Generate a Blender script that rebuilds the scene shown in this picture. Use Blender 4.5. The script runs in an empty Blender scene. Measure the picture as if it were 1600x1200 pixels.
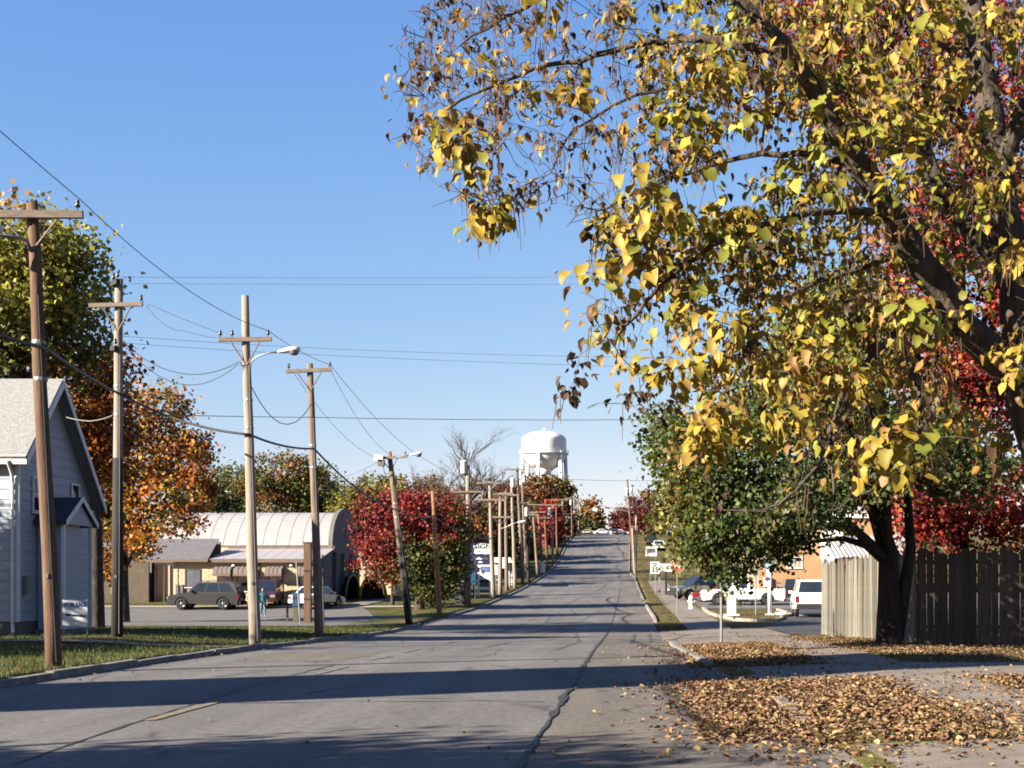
import bpy, bmesh, math, random
import numpy as np
from mathutils import Vector, Matrix, Quaternion

S = bpy.context.scene
C = S.collection
rnd = random.Random(7)
R = np.random.default_rng(11)
PI = math.pi

# ------------------------------------------------------------------ camera, sky, sun, exposure
F = 2222.0            # focal length in photo pixels (photo 1600 px wide)
VX, VY = 985.0, 917.0 # vanishing point of the street in the photo
EYE = 1.6
cam = bpy.data.cameras.new('camera'); camo = bpy.data.objects.new('camera', cam); C.objects.link(camo)
cam.sensor_fit = 'HORIZONTAL'; cam.sensor_width = 36.0; cam.lens = 36.0 * F / 1600.0
cam.shift_x = -(VX - 800) / 1600.0; cam.shift_y = (VY - 600) / 1600.0
cam.clip_start = 0.1; cam.clip_end = 6000
camo.location = (0, 0, EYE); camo.rotation_euler = (PI / 2, 0, 0)
S.camera = camo

SUN_EL = math.radians(23.5)
AZ = Vector((-0.865, -0.502, 0)).normalized()          # horizontal direction towards the sun
TOSUN = Vector((AZ.x * math.cos(SUN_EL), AZ.y * math.cos(SUN_EL), math.sin(SUN_EL)))
W = bpy.data.worlds.new('World'); S.world = W; W.use_nodes = True
wn = W.node_tree.nodes; wl = W.node_tree.links
sky = wn.new('ShaderNodeTexSky'); sky.sky_type = 'NISHITA'; sky.sun_disc = False
sky.sun_elevation = SUN_EL; sky.sun_rotation = math.atan2(AZ.x, AZ.y) % (2 * PI)
sky.altitude = 200; sky.air_density = 1.0; sky.dust_density = 0.3; sky.ozone_density = 1.6
sx = wn.new('ShaderNodeSeparateColor'); cx = wn.new('ShaderNodeCombineColor'); wl.new(sky.outputs['Color'], sx.inputs[0])
for k_, (g_, m_) in enumerate(((1.14, 0.455), (0.79, 0.70), (0.26, 1.95))):     # clear autumn blue: softer gradient than the bare model
    pw = wn.new('ShaderNodeMath'); pw.operation = 'POWER'; pw.inputs[1].default_value = g_; wl.new(sx.outputs[k_], pw.inputs[0])
    mu = wn.new('ShaderNodeMath'); mu.operation = 'MULTIPLY'; mu.inputs[1].default_value = m_; wl.new(pw.outputs[0], mu.inputs[0]); wl.new(mu.outputs[0], cx.inputs[k_])
bg = wn['Background']; wl.new(cx.outputs[0], bg.inputs['Color']); bg.inputs['Strength'].default_value = 0.054
sl = bpy.data.lights.new('sun', 'SUN'); so = bpy.data.objects.new('sun', sl); C.objects.link(so)
sl.energy = 4.7; sl.angle = math.radians(0.55); sl.color = (1.0, 0.9, 0.74)
so.rotation_euler = (-TOSUN).to_track_quat('-Z', 'Y').to_euler(); so.location = (0, 0, 60)
S.view_settings.view_transform = 'Standard'; S.view_settings.look = 'None'
S.view_settings.exposure = 2.5; S.view_settings.gamma = 1.0; S.view_settings.use_curve_mapping = False
S.render.engine = 'CYCLES'
S.cycles.max_bounces = 6; S.cycles.diffuse_bounces = 3; S.cycles.glossy_bounces = 3
S.cycles.transmission_bounces = 4; S.cycles.transparent_max_bounces = 6
S.cycles.use_denoising = True; S.cycles.filter_width = 1.8
S.cycles.volume_bounces = 0; S.cycles.volume_step_rate = 4.0; S.cycles.volume_max_steps = 64

# ------------------------------------------------------------------ materials
KA = 0.42; KW = 0.6     # outdoor albedos
def mat(name, col, rough=0.8, var=0.25, scale=4.0, bump=0.0, bscale=None, stretch=(1, 1, 1), col2=None, metal=0.0, spec=0.3, detail=6, fac=(0.35, 0.65), coord='Object'):
    m = bpy.data.materials.new(name); m.use_nodes = True
    n = m.node_tree.nodes; l = m.node_tree.links; b = n['Principled BSDF']
    b.inputs['Roughness'].default_value = rough; b.inputs['Metallic'].default_value = metal
    b.inputs['Specular IOR Level'].default_value = spec
    tc = n.new('ShaderNodeTexCoord'); mp = n.new('ShaderNodeMapping'); mp.inputs['Scale'].default_value = stretch
    l.new(tc.outputs[coord], mp.inputs['Vector'])
    nz = n.new('ShaderNodeTexNoise'); nz.inputs['Scale'].default_value = scale; nz.inputs['Detail'].default_value = detail
    nz.inputs['Roughness'].default_value = 0.65
    l.new(mp.outputs['Vector'], nz.inputs['Vector'])
    rp = n.new('ShaderNodeValToRGB'); rp.color_ramp.elements[0].position = fac[0]; rp.color_ramp.elements[1].position = fac[1]
    ka = KW if min(col) > .6 else KA
    c = Vector(col) * ka; c2 = Vector(col2) * ka if col2 else c * (1 - var)
    rp.color_ramp.elements[0].color = (*c2, 1); rp.color_ramp.elements[1].color = (*c, 1)
    l.new(nz.outputs['Fac'], rp.inputs['Fac']); l.new(rp.outputs['Color'], b.inputs['Base Color'])
    if bump:
        nb = n.new('ShaderNodeTexNoise'); nb.inputs['Scale'].default_value = bscale or scale * 3; nb.inputs['Detail'].default_value = 8
        l.new(mp.outputs['Vector'], nb.inputs['Vector'])
        bp = n.new('ShaderNodeBump'); bp.inputs['Strength'].default_value = bump; bp.inputs['Distance'].default_value = 0.03
        l.new(nb.outputs['Fac'], bp.inputs['Height']); l.new(bp.outputs['Normal'], b.inputs['Normal'])
    return m

def leafmat(name, trans=0.35, rough=0.55):
    m = bpy.data.materials.new(name); m.use_nodes = True
    n = m.node_tree.nodes; l = m.node_tree.links; b = n['Principled BSDF']
    at = n.new('ShaderNodeAttribute'); at.attribute_name = 'tint'
    b.inputs['Roughness'].default_value = rough; b.inputs['Specular IOR Level'].default_value = 0.25
    l.new(at.outputs['Color'], b.inputs['Base Color'])
    tr = n.new('ShaderNodeBsdfTranslucent'); l.new(at.outputs['Color'], tr.inputs['Color'])
    mx = n.new('ShaderNodeMixShader'); mx.inputs['Fac'].default_value = trans
    l.new(b.outputs['BSDF'], mx.inputs[1]); l.new(tr.outputs['BSDF'], mx.inputs[2])
    l.new(mx.outputs['Shader'], n['Material Output'].inputs['Surface'])
    return m

def emit_none(name, col, rough=0.05):
    return mat(name, col, rough=rough, var=0.1, scale=1.0, spec=0.6)

M = {}
M['leaf'] = leafmat('leaf'); M['litter'] = leafmat('litter', 0.12, 0.7); M['grass_blade'] = leafmat('grass_blade', 0.3, 0.7)
M['bark'] = mat('bark', (0.13, 0.10, 0.075), 0.95, scale=9, stretch=(1, 1, 0.25), col2=(0.035, 0.028, 0.022), bump=0.9, bscale=26)
M['bark_dark'] = mat('bark_dark', (0.06, 0.045, 0.035), 0.95, scale=9, stretch=(1, 1, 0.25), col2=(0.02, 0.015, 0.012), bump=0.9, bscale=26)
M['bark_pale'] = mat('bark_pale', (0.34, 0.32, 0.30), 0.95, scale=9, stretch=(1, 1, 0.3), col2=(0.18, 0.165, 0.155), bump=0.5)
M['twig'] = mat('twig', (0.16, 0.12, 0.10), 0.95, scale=12, col2=(0.06, 0.045, 0.04))
M['pod'] = mat('pod', (0.17, 0.09, 0.05), 0.8, scale=12, col2=(0.08, 0.04, 0.025))
M['pole'] = mat('pole', (0.36, 0.28, 0.215), 0.95, scale=7, stretch=(3, 3, 0.12), col2=(0.17, 0.11, 0.07), bump=0.4, bscale=30)
M['pole_pale'] = mat('pole_pale', (0.48, 0.40, 0.325), 0.95, scale=7, stretch=(3, 3, 0.12), col2=(0.30, 0.245, 0.195), bump=0.4, bscale=30)
M['pole_orange'] = mat('pole_orange', (0.42, 0.22, 0.10), 0.95, scale=7, stretch=(3, 3, 0.12), col2=(0.27, 0.13, 0.06), bump=0.3, bscale=30)
M['pole_brown'] = mat('pole_brown', (0.24, 0.15, 0.10), 0.95, scale=7, stretch=(3, 3, 0.12), col2=(0.12, 0.06, 0.035), bump=0.4, bscale=30)
M['pole_black_and_shade'] = mat('pole_black_and_shade', (0.055, 0.045, 0.04), 0.9, scale=8, stretch=(3, 3, 0.2), col2=(0.025, 0.02, 0.02), bump=0.3)  # near-black: the black pole and straps, also the painted shade on pole feet
M['crossarm'] = mat('crossarm', (0.36, 0.28, 0.22), 0.95, scale=9, stretch=(0.3, 3, 3), col2=(0.2, 0.155, 0.12))
M['crossarm_dark'] = mat('crossarm_dark', (0.07, 0.06, 0.06), 0.9, scale=9, stretch=(0.3, 3, 3), col2=(0.035, 0.03, 0.03))
M['insul'] = mat('insulator_glaze', (0.05, 0.05, 0.055), 0.25, spec=0.6)
M['wire'] = mat('wire', (0.05, 0.05, 0.06), 0.6)
M['wire_pale'] = mat('wire_pale', (0.35, 0.33, 0.30), 0.6)
M['wire_grey'] = mat('wire_grey', (0.22, 0.24, 0.28), 0.6)
M['cable'] = mat('cable', (0.06, 0.065, 0.08), 0.6)
M['galv'] = mat('galvanised', (0.45, 0.46, 0.47), 0.45, metal=0.5, scale=8)
M['lamp_white'] = mat('lamp_white', (0.75, 0.75, 0.75), 0.4, var=0.1)
M['lamp_lens'] = mat('lamp_lens', (0.30, 0.33, 0.38), 0.15, spec=0.6)
M['white'] = mat('white_paint', (0.78, 0.78, 0.76), 0.6, var=0.1, scale=3)
M['tower_white'] = mat('tower_white', (0.80, 0.80, 0.80), 0.5, var=0.05, scale=0.3)
M['siding'] = mat('siding', (0.56, 0.62, 0.70), 0.65, var=0.12, scale=2.5, stretch=(0.3, 0.3, 3))
M['shingle'] = mat('shingle', (0.44, 0.44, 0.43), 0.95, scale=14, col2=(0.26, 0.26, 0.26), bump=0.4, bscale=30)
M['shingle_dark'] = mat('shingle_dark', (0.09, 0.095, 0.11), 0.95, scale=14, col2=(0.05, 0.05, 0.06), bump=0.4)
M['found'] = mat('foundation', (0.25, 0.24, 0.23), 0.95, scale=5)
M['glass'] = mat('glass_dark', (0.03, 0.04, 0.05), 0.06, spec=0.7, var=0.3, scale=1)
M['glass_blue'] = mat('glass_blue', (0.16, 0.20, 0.25), 0.1, spec=0.7, var=0.5, scale=1.2)
M['blind'] = mat('blind', (0.55, 0.55, 0.53), 0.8)
M['dark'] = mat('dark_void', (0.015, 0.015, 0.018), 0.9)
M['dark_grey'] = mat('dark_grey', (0.09, 0.09, 0.10), 0.8)
M['rubber'] = mat('rubber', (0.025, 0.025, 0.027), 0.85)
M['chrome'] = mat('chrome', (0.55, 0.55, 0.56), 0.25, metal=0.8, var=0.1)
M['black_plastic'] = mat('black_plastic', (0.03, 0.03, 0.033), 0.6)
M['red_lens'] = mat('red_lens', (0.35, 0.02, 0.02), 0.2, spec=0.6)
M['head_lens'] = mat('head_lens', (0.6, 0.6, 0.58), 0.12, spec=0.7)
M['plate'] = mat('plate', (0.65, 0.68, 0.75), 0.5)
M['quonset'] = mat('quonset_metal', (0.52, 0.495, 0.50), 0.6, scale=1.2, stretch=(0.5, 3, 1), col2=(0.43, 0.405, 0.415))
M['seam'] = mat('roof_seam', (0.34, 0.32, 0.335), 0.7)
M['fascia'] = mat('fascia', (0.24, 0.17, 0.13), 0.8)
M['grey_roof'] = mat('grey_roof', (0.20, 0.19, 0.21), 0.8, scale=4)
M['tan'] = mat('tan_block', (0.76, 0.59, 0.40), 0.9, scale=2.5, var=0.15, bump=0.2)
M['grey_wall'] = mat('grey_wall', (0.24, 0.22, 0.21), 0.9, scale=3)
M['awning'] = mat('awning', (0.30, 0.25, 0.23), 0.85, scale=6)
M['orange_brick'] = None
M['concrete'] = mat('concrete', (0.33, 0.275, 0.225), 0.92, scale=1.7, col2=(0.21, 0.175, 0.145), bump=0.35, bscale=40, detail=10)
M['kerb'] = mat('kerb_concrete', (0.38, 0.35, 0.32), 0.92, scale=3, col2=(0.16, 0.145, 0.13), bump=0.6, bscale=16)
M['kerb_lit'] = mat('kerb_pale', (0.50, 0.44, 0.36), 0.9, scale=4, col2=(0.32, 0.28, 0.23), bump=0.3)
M['lot'] = mat('lot_asphalt', (0.21, 0.20, 0.19), 0.92, scale=1.2, col2=(0.15, 0.14, 0.135), bump=0.25, bscale=60)
M['lot_dark'] = mat('dark_asphalt', (0.075, 0.075, 0.085), 0.9, scale=2, col2=(0.05, 0.05, 0.057), bump=0.3, bscale=60)  # darker asphalt for the right hand lot
M['tar'] = mat('tar', (0.03, 0.028, 0.028), 0.75, scale=8, col2=(0.055, 0.05, 0.048))
M['tar_faint'] = mat('tar_faint', (0.13, 0.12, 0.12), 0.85, scale=8, col2=(0.09, 0.085, 0.085))
M['yellow_line'] = mat('yellow_line', (0.40, 0.285, 0.09), 0.85, scale=11, col2=(0.20, 0.18, 0.155), fac=(0.46, 0.6))
M['faint_line'] = mat('faint_line', (0.30, 0.25, 0.15), 0.85, scale=11, col2=(0.22, 0.205, 0.19), fac=(0.5, 0.7))
M['white_line'] = mat('white_line', (0.7, 0.7, 0.68), 0.8, scale=9)
M['wood_grey'] = mat('weathered_wood', (0.29, 0.27, 0.215), 0.95, scale=8, stretch=(4, 4, 0.2), col2=(0.19, 0.165, 0.13), bump=0.5, bscale=25)
def per_piece(m, lo=.62, hi=1.18):
    n = m.node_tree.nodes; l = m.node_tree.links; b = n['Principled BSDF']; src = b.inputs['Base Color'].links[0].from_socket
    oi = n.new('ShaderNodeObjectInfo'); mr = n.new('ShaderNodeMapRange'); mr.inputs[3].default_value = lo; mr.inputs[4].default_value = hi; l.new(oi.outputs['Random'], mr.inputs[0])
    x = n.new('ShaderNodeVectorMath'); x.operation = 'SCALE'; l.new(src, x.inputs[0]); l.new(mr.outputs[0], x.inputs['Scale']); l.new(x.outputs[0], b.inputs['Base Color'])
per_piece(M['wood_grey'], .5, 1.2)
M['wood_shaded'] = mat('shaded_wood', (0.22, 0.165, 0.115), 0.95, scale=8, stretch=(4, 4, 0.2), col2=(0.09, 0.07, 0.055), bump=0.5, bscale=25)  # darker copy of the fence wood: the front run's shade put into its colour
per_piece(M['wood_shaded'])
M['wood_dark'] = mat('wood_dark', (0.20, 0.16, 0.12), 0.95, scale=8, stretch=(4, 4, 0.2), col2=(0.10, 0.08, 0.06), bump=0.5, bscale=25)
M['red_brown'] = mat('red_brown', (0.16, 0.06, 0.045), 0.85)
M['shed_roof'] = mat('shed_roof_metal', (0.55, 0.53, 0.53), 0.5, scale=3, col2=(0.42, 0.40, 0.40))
M['blue_paint'] = mat('blue_paint', (0.02, 0.10, 0.24), 0.5)
M['navy'] = mat('navy', (0.015, 0.03, 0.10), 0.5)
M['sky_blue'] = mat('pale_blue', (0.45, 0.60, 0.70), 0.5)
M['sign_blue'] = mat('sign_blue', (0.05, 0.10, 0.45), 0.5)
M['sign_red'] = mat('sign_red', (0.50, 0.09, 0.05), 0.45, var=0.15)
M['sign_pink'] = mat('sign_pink', (0.75, 0.55, 0.60), 0.6)
M['black'] = mat('black_paint', (0.015, 0.015, 0.018), 0.5)
M['yellow'] = mat('yellow_paint', (0.65, 0.42, 0.03), 0.5)
M['green_paint'] = mat('green_paint', (0.05, 0.20, 0.10), 0.5)
M['jacket'] = mat('teal_jacket', (0.02, 0.20, 0.24), 0.8, scale=10)
M['jeans'] = mat('pale_jeans', (0.22, 0.34, 0.42), 0.9, scale=12)
M['skin'] = mat('skin', (0.50, 0.28, 0.20), 0.6, var=0.1)
M['hair'] = mat('hair', (0.08, 0.04, 0.025), 0.7)
M['shoe'] = mat('shoe', (0.6, 0.6, 0.6), 0.7)
def paint(name, col):
    m = mat(name, col, rough=0.3, var=0.06, scale=2, spec=0.5)
    m.node_tree.nodes['Principled BSDF'].inputs['Coat Weight'].default_value = 0.5
    return m
M['p_white'] = paint('car_white', (0.78, 0.78, 0.77)); M['p_grey'] = paint('car_grey', (0.016, 0.017, 0.022)); M['p_grey'].node_tree.nodes['Principled BSDF'].inputs['Coat Weight'].default_value = 0.1; M['p_grey'].node_tree.nodes['Principled BSDF'].inputs['Roughness'].default_value = 0.42
M['p_red'] = paint('car_red', (0.32, 0.02, 0.03)); M['p_black'] = paint('car_black', (0.02, 0.02, 0.022)); M['p_maroon'] = paint('car_maroon', (0.10, 0.025, 0.03))
M['p_cream'] = paint('car_cream', (0.62, 0.55, 0.42)); M['p_silver'] = paint('car_silver', (0.35, 0.35, 0.34))

def brickmat():
    m = bpy.data.materials.new('orange_brick'); m.use_nodes = True
    n = m.node_tree.nodes; l = m.node_tree.links; b = n['Principled BSDF']; b.inputs['Roughness'].default_value = 0.9
    tc = n.new('ShaderNodeTexCoord'); sp = n.new('ShaderNodeSeparateXYZ'); cb = n.new('ShaderNodeCombineXYZ'); ad = n.new('ShaderNodeMath'); ad.operation = 'ADD'
    l.new(tc.outputs['Object'], sp.inputs[0]); l.new(sp.outputs['X'], ad.inputs[0]); l.new(sp.outputs['Y'], ad.inputs[1])
    l.new(ad.outputs[0], cb.inputs['X']); l.new(sp.outputs['Z'], cb.inputs['Y'])
    br = n.new('ShaderNodeTexBrick'); br.inputs['Scale'].default_value = 1.0
    br.inputs['Brick Width'].default_value = 0.22; br.inputs['Row Height'].default_value = 0.075; br.inputs['Mortar Size'].default_value = 0.008
    br.inputs['Color1'].default_value = (0.25, 0.13, 0.05, 1); br.inputs['Color2'].default_value = (0.2, 0.095, 0.0375, 1); br.inputs['Mortar'].default_value = (0.21, 0.165, 0.12, 1)
    l.new(cb.outputs[0], br.inputs['Vector']); l.new(br.outputs['Color'], b.inputs['Base Color'])
    return m
M['orange_brick'] = brickmat()

def roadmat(name, ca, cb_, cc, crack=0.5):
    m = bpy.data.materials.new(name); m.use_nodes = True
    n = m.node_tree.nodes; l = m.node_tree.links; b = n['Principled BSDF']; b.inputs['Roughness'].default_value = 0.93
    b.inputs['Specular IOR Level'].default_value = 0.2
    tc = n.new('ShaderNodeTexCoord')
    def nz(scale, stretch=(1, 1, 1), det=8, ro=0.6):
        mp = n.new('ShaderNodeMapping'); mp.inputs['Scale'].default_value = stretch; l.new(tc.outputs['Object'], mp.inputs['Vector'])
        t = n.new('ShaderNodeTexNoise'); t.inputs['Scale'].default_value = scale; t.inputs['Detail'].default_value = det; t.inputs['Roughness'].default_value = ro
        l.new(mp.outputs['Vector'], t.inputs['Vector']); return t
    def ramp(src, stops):
        r = n.new('ShaderNodeValToRGB'); e = r.color_ramp.elements
        while len(e) < len(stops): e.new(0.5)
        for k, (p, c) in enumerate(stops): e[k].position = p; e[k].color = (*c, 1) if len(c) == 3 else c
        l.new(src, r.inputs['Fac']); return r
    def mul(a, bsock, fac=1.0):
        x = n.new('ShaderNodeMix'); x.data_type = 'RGBA'; x.blend_type = 'MULTIPLY'; x.inputs['Factor'].default_value = fac
        l.new(a, x.inputs[6]); l.new(bsock, x.inputs[7]); return x.outputs[2]
    big = nz(0.35, (1, 0.35, 1)); base = ramp(big.outputs['Fac'], [(0.3, cb_), (0.7, ca)])
    fine = nz(55, det=4, ro=0.8); sp = ramp(fine.outputs['Fac'], [(0.3, (0.5,) * 3), (0.5, (1, 1, 1)), (0.72, (1.45,) * 3)])
    o = mul(base.outputs['Color'], sp.outputs['Color'])
    mid = nz(9, (1, 0.8, 1), det=5, ro=0.75); mr_ = ramp(mid.outputs['Fac'], [(0.32, (0.66,) * 3), (0.5, (1, 1, 1)), (0.68, (1.3,) * 3)]); o = mul(o, mr_.outputs['Color'])
    lane = nz(0.9, (1, 0.06, 1), det=3); ln = ramp(lane.outputs['Fac'], [(0.35, (0.8,) * 3), (0.65, (1.1,) * 3)]); o = mul(o, ln.outputs['Color'])
    mpv = n.new('ShaderNodeMapping'); mpv.inputs['Scale'].default_value = (1, 0.55, 1)
    dist = nz(1.1, det=5); mixv = n.new('ShaderNodeMix'); mixv.data_type = 'VECTOR'; mixv.inputs['Factor'].default_value = 0.35
    l.new(tc.outputs['Object'], mixv.inputs[4]); l.new(dist.outputs['Color'], mixv.inputs[5]); l.new(mixv.outputs[1], mpv.inputs['Vector'])
    vo = n.new('ShaderNodeTexVoronoi'); vo.feature = 'DISTANCE_TO_EDGE'; vo.inputs['Scale'].default_value = crack; l.new(mpv.outputs['Vector'], vo.inputs['Vector'])
    cr = ramp(vo.outputs['Distance'], [(0.0, (0.45,) * 3), (0.012, (0.75,) * 3), (0.03, (1, 1, 1))])
    msk = nz(0.25, det=2); mk = ramp(msk.outputs['Fac'], [(0.48, (0, 0, 0)), (0.58, (1, 1, 1))])
    x = n.new('ShaderNodeMix'); x.data_type = 'RGBA'; x.blend_type = 'MULTIPLY'; l.new(mk.outputs['Color'], x.inputs['Factor']); l.new(o, x.inputs[6]); l.new(cr.outputs['Color'], x.inputs[7]); o = x.outputs[2]
    st = nz(1.6, (1, 0.5, 1), det=6); ss = ramp(st.outputs['Fac'], [(0.28, cc), (0.4, (1, 1, 1))]); o = mul(o, ss.outputs['Color'])
    l.new(o, b.inputs['Base Color'])
    bp = n.new('ShaderNodeBump'); bp.inputs['Strength'].default_value = 0.35; bp.inputs['Distance'].default_value = 0.01
    l.new(fine.outputs['Fac'], bp.inputs['Height']); l.new(bp.outputs['Normal'], b.inputs['Normal'])
    return m
M['road'] = roadmat('road_asphalt', (0.098, 0.092, 0.090), (0.076, 0.072, 0.071), (0.72, 0.72, 0.74))
M['shoulder'] = roadmat('shoulder_asphalt', (0.108, 0.094, 0.080), (0.072, 0.064, 0.057), (0.6, 0.6, 0.6), 0.9)

def groundmat():
    m = bpy.data.materials.new('ground_turf'); m.use_nodes = True
    n = m.node_tree.nodes; l = m.node_tree.links; b = n['Principled BSDF']; b.inputs['Roughness'].default_value = 1.0
    b.inputs['Specular IOR Level'].default_value = 0.1
    tc = n.new('ShaderNodeTexCoord')
    a = n.new('ShaderNodeTexNoise'); a.inputs['Scale'].default_value = 0.5; a.inputs['Detail'].default_value = 8; l.new(tc.outputs['Object'], a.inputs['Vector'])
    r = n.new('ShaderNodeValToRGB'); e = r.color_ramp.elements; e.new(0.5)
    e[0].position = 0.35; e[0].color = (0.03, 0.0425, 0.01, 1); e[1].position = 0.5; e[1].color = (0.055, 0.055, 0.0175, 1); e[2].position = 0.66; e[2].color = (0.11, 0.075, 0.035, 1)
    # right hand verge is drier
    sp = n.new('ShaderNodeSeparateXYZ'); l.new(tc.outputs['Object'], sp.inputs[0])
    mr = n.new('ShaderNodeMapRange'); mr.inputs[1].default_value = -14; mr.inputs[2].default_value = -4; mr.inputs[3].default_value = 0.0; mr.inputs[4].default_value = 0.06; l.new(sp.outputs['X'], mr.inputs[0])
    ad = n.new('ShaderNodeMath'); ad.operation = 'ADD'; l.new(a.outputs['Fac'], ad.inputs[0]); l.new(mr.outputs[0], ad.inputs[1]); l.new(ad.outputs[0], r.inputs['Fac'])
    f = n.new('ShaderNodeTexNoise'); f.inputs['Scale'].default_value = 22; f.inputs['Detail'].default_value = 6; l.new(tc.outputs['Object'], f.inputs['Vector'])
    fr = n.new('ShaderNodeValToRGB'); fr.color_ramp.elements[0].position = 0.3; fr.color_ramp.elements[0].color = (0.55, 0.55, 0.5, 1); fr.color_ramp.elements[1].position = 0.7; fr.color_ramp.elements[1].color = (1.2, 1.15, 1.1, 1)
    l.new(f.outputs['Fac'], fr.inputs['Fac'])
    x = n.new('ShaderNodeMix'); x.data_type = 'RGBA'; x.blend_type = 'MULTIPLY'; x.inputs['Factor'].default_value = 1; l.new(r.outputs['Color'], x.inputs[6]); l.new(fr.outputs['Color'], x.inputs[7])
    l.new(x.outputs[2], b.inputs['Base Color'])
    bp = n.new('ShaderNodeBump'); bp.inputs['Strength'].default_value = 0.8; bp.inputs['Distance'].default_value = 0.05; l.new(f.outputs['Fac'], bp.inputs['Height']); l.new(bp.outputs['Normal'], b.inputs['Normal'])
    return m
M['turf'] = groundmat()

# ------------------------------------------------------------------ helpers
def P(px, py, Y):
    """world point that lies at distance Y up the street along the sight line of a photo pixel"""
    return Vector(((px - VX) * Y / F, Y, EYE + (VY - py) * Y / F))

class MB:
    def __init__(s): s.v = []; s.f = []
    def add(s, vs, fs):
        o = len(s.v); s.v += [tuple(x) for x in vs]; s.f += [tuple(i + o for i in f) for f in fs]; return s
    def box(s, c, d, rz=0.0, rx=0.0, ry=0.0, top=(1, 1)):
        m = Matrix.Rotation(rz, 3, 'Z') @ Matrix.Rotation(ry, 3, 'Y') @ Matrix.Rotation(rx, 3, 'X'); c = Vector(c)
        vs = []
        for z in (-.5, .5):
            t = top if z > 0 else (1, 1)
            for x, y in ((-.5, -.5), (.5, -.5), (.5, .5), (-.5, .5)):
                vs.append(c + m @ Vector((x * d[0] * t[0], y * d[1] * t[1], z * d[2])))
        return s.add(vs, [(3, 2, 1, 0), (4, 5, 6, 7), (0, 1, 5, 4), (1, 2, 6, 5), (2, 3, 7, 6), (3, 0, 4, 7)])
    def bx(s, x0, x1, y0, y1, z0, z1):
        return s.box(((x0 + x1) / 2, (y0 + y1) / 2, (z0 + z1) / 2), (x1 - x0, y1 - y0, z1 - z0))
    def tube(s, pts, rad, n=8, cap=True):
        pts = [Vector(p) for p in pts]; k = len(pts)
        if not hasattr(rad, '__len__'): rad = [rad] * k
        vs = []; fs = []; prev = None
        for i, p in enumerate(pts):
            t = (pts[min(i + 1, k - 1)] - pts[max(i - 1, 0)])
            if t.length < 1e-9: t = Vector((0, 0, 1))
            t.normalize()
            if prev is None:
                u = t.orthogonal().normalized()
            else:
                u = prev - t * prev.dot(t)
                u = u.normalized() if u.length > 1e-6 else t.orthogonal().normalized()
            prev = u; w = t.cross(u)
            for j in range(n):
                a = 2 * PI * j / n; vs.append(p + (u * math.cos(a) + w * math.sin(a)) * rad[i])
        for i in range(k - 1):
            for j in range(n):
                a = i * n + j; b = i * n + (j + 1) % n; fs.append((a, b, b + n, a + n))
        if cap and n > 2: fs.append(tuple(range(n))[::-1]); fs.append(tuple((k - 1) * n + j for j in range(n)))
        return s.add(vs, fs)
    def lathe(s, prof, n=24, c=(0, 0, 0)):
        vs = []; fs = []; k = len(prof)
        for r, z in prof:
            for j in range(n):
                a = 2 * PI * j / n; vs.append((c[0] + r * math.cos(a), c[1] + r * math.sin(a), c[2] + z))
        for i in range(k - 1):
            for j in range(n):
                a = i * n + j; b = i * n + (j + 1) % n; fs.append((a, b, b + n, a + n))
        return s.add(vs, fs)
    def prism(s, poly, axis, a, b):
        """extrude a 2-D polygon along x or y between a and b"""
        n = len(poly); vs = []
        for t in (a, b):
            for u, w in poly: vs.append((t, u, w) if axis == 'x' else (u, t, w) if axis == 'y' else (u, w, t))
        fs = [tuple(range(n))[::-1], tuple(range(n, 2 * n))] + [(i, (i + 1) % n, n + (i + 1) % n, n + i) for i in range(n)]
        return s.add(vs, fs)
    def quad(s, a, b, c, d, t=0.0):
        if t:
            a, b, c, d = map(Vector, (a, b, c, d)); nn = (b - a).cross(d - a).normalized() * t
            return s.add([a, b, c, d, a + nn, b + nn, c + nn, d + nn], [(3, 2, 1, 0), (4, 5, 6, 7), (0, 1, 5, 4), (1, 2, 6, 5), (2, 3, 7, 6), (3, 0, 4, 7)])
        return s.add([a, b, c, d], [(0, 1, 2, 3)])
    def mesh(s, name, material, smooth=False):
        me = bpy.data.meshes.new(name); me.from_pydata([tuple(v) for v in s.v], [], s.f); me.materials.append(material)
        if smooth: me.polygons.foreach_set('use_smooth', [True] * len(me.polygons))
        bm = bmesh.new(); bm.from_mesh(me); bmesh.ops.recalc_face_normals(bm, faces=bm.faces); bm.to_mesh(me); bm.free()
        me.update(); return me
    def build(s, name, material, parent=None, smooth=False, **props):
        return link(name, s.mesh(name, material, smooth), parent, **props)

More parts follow.
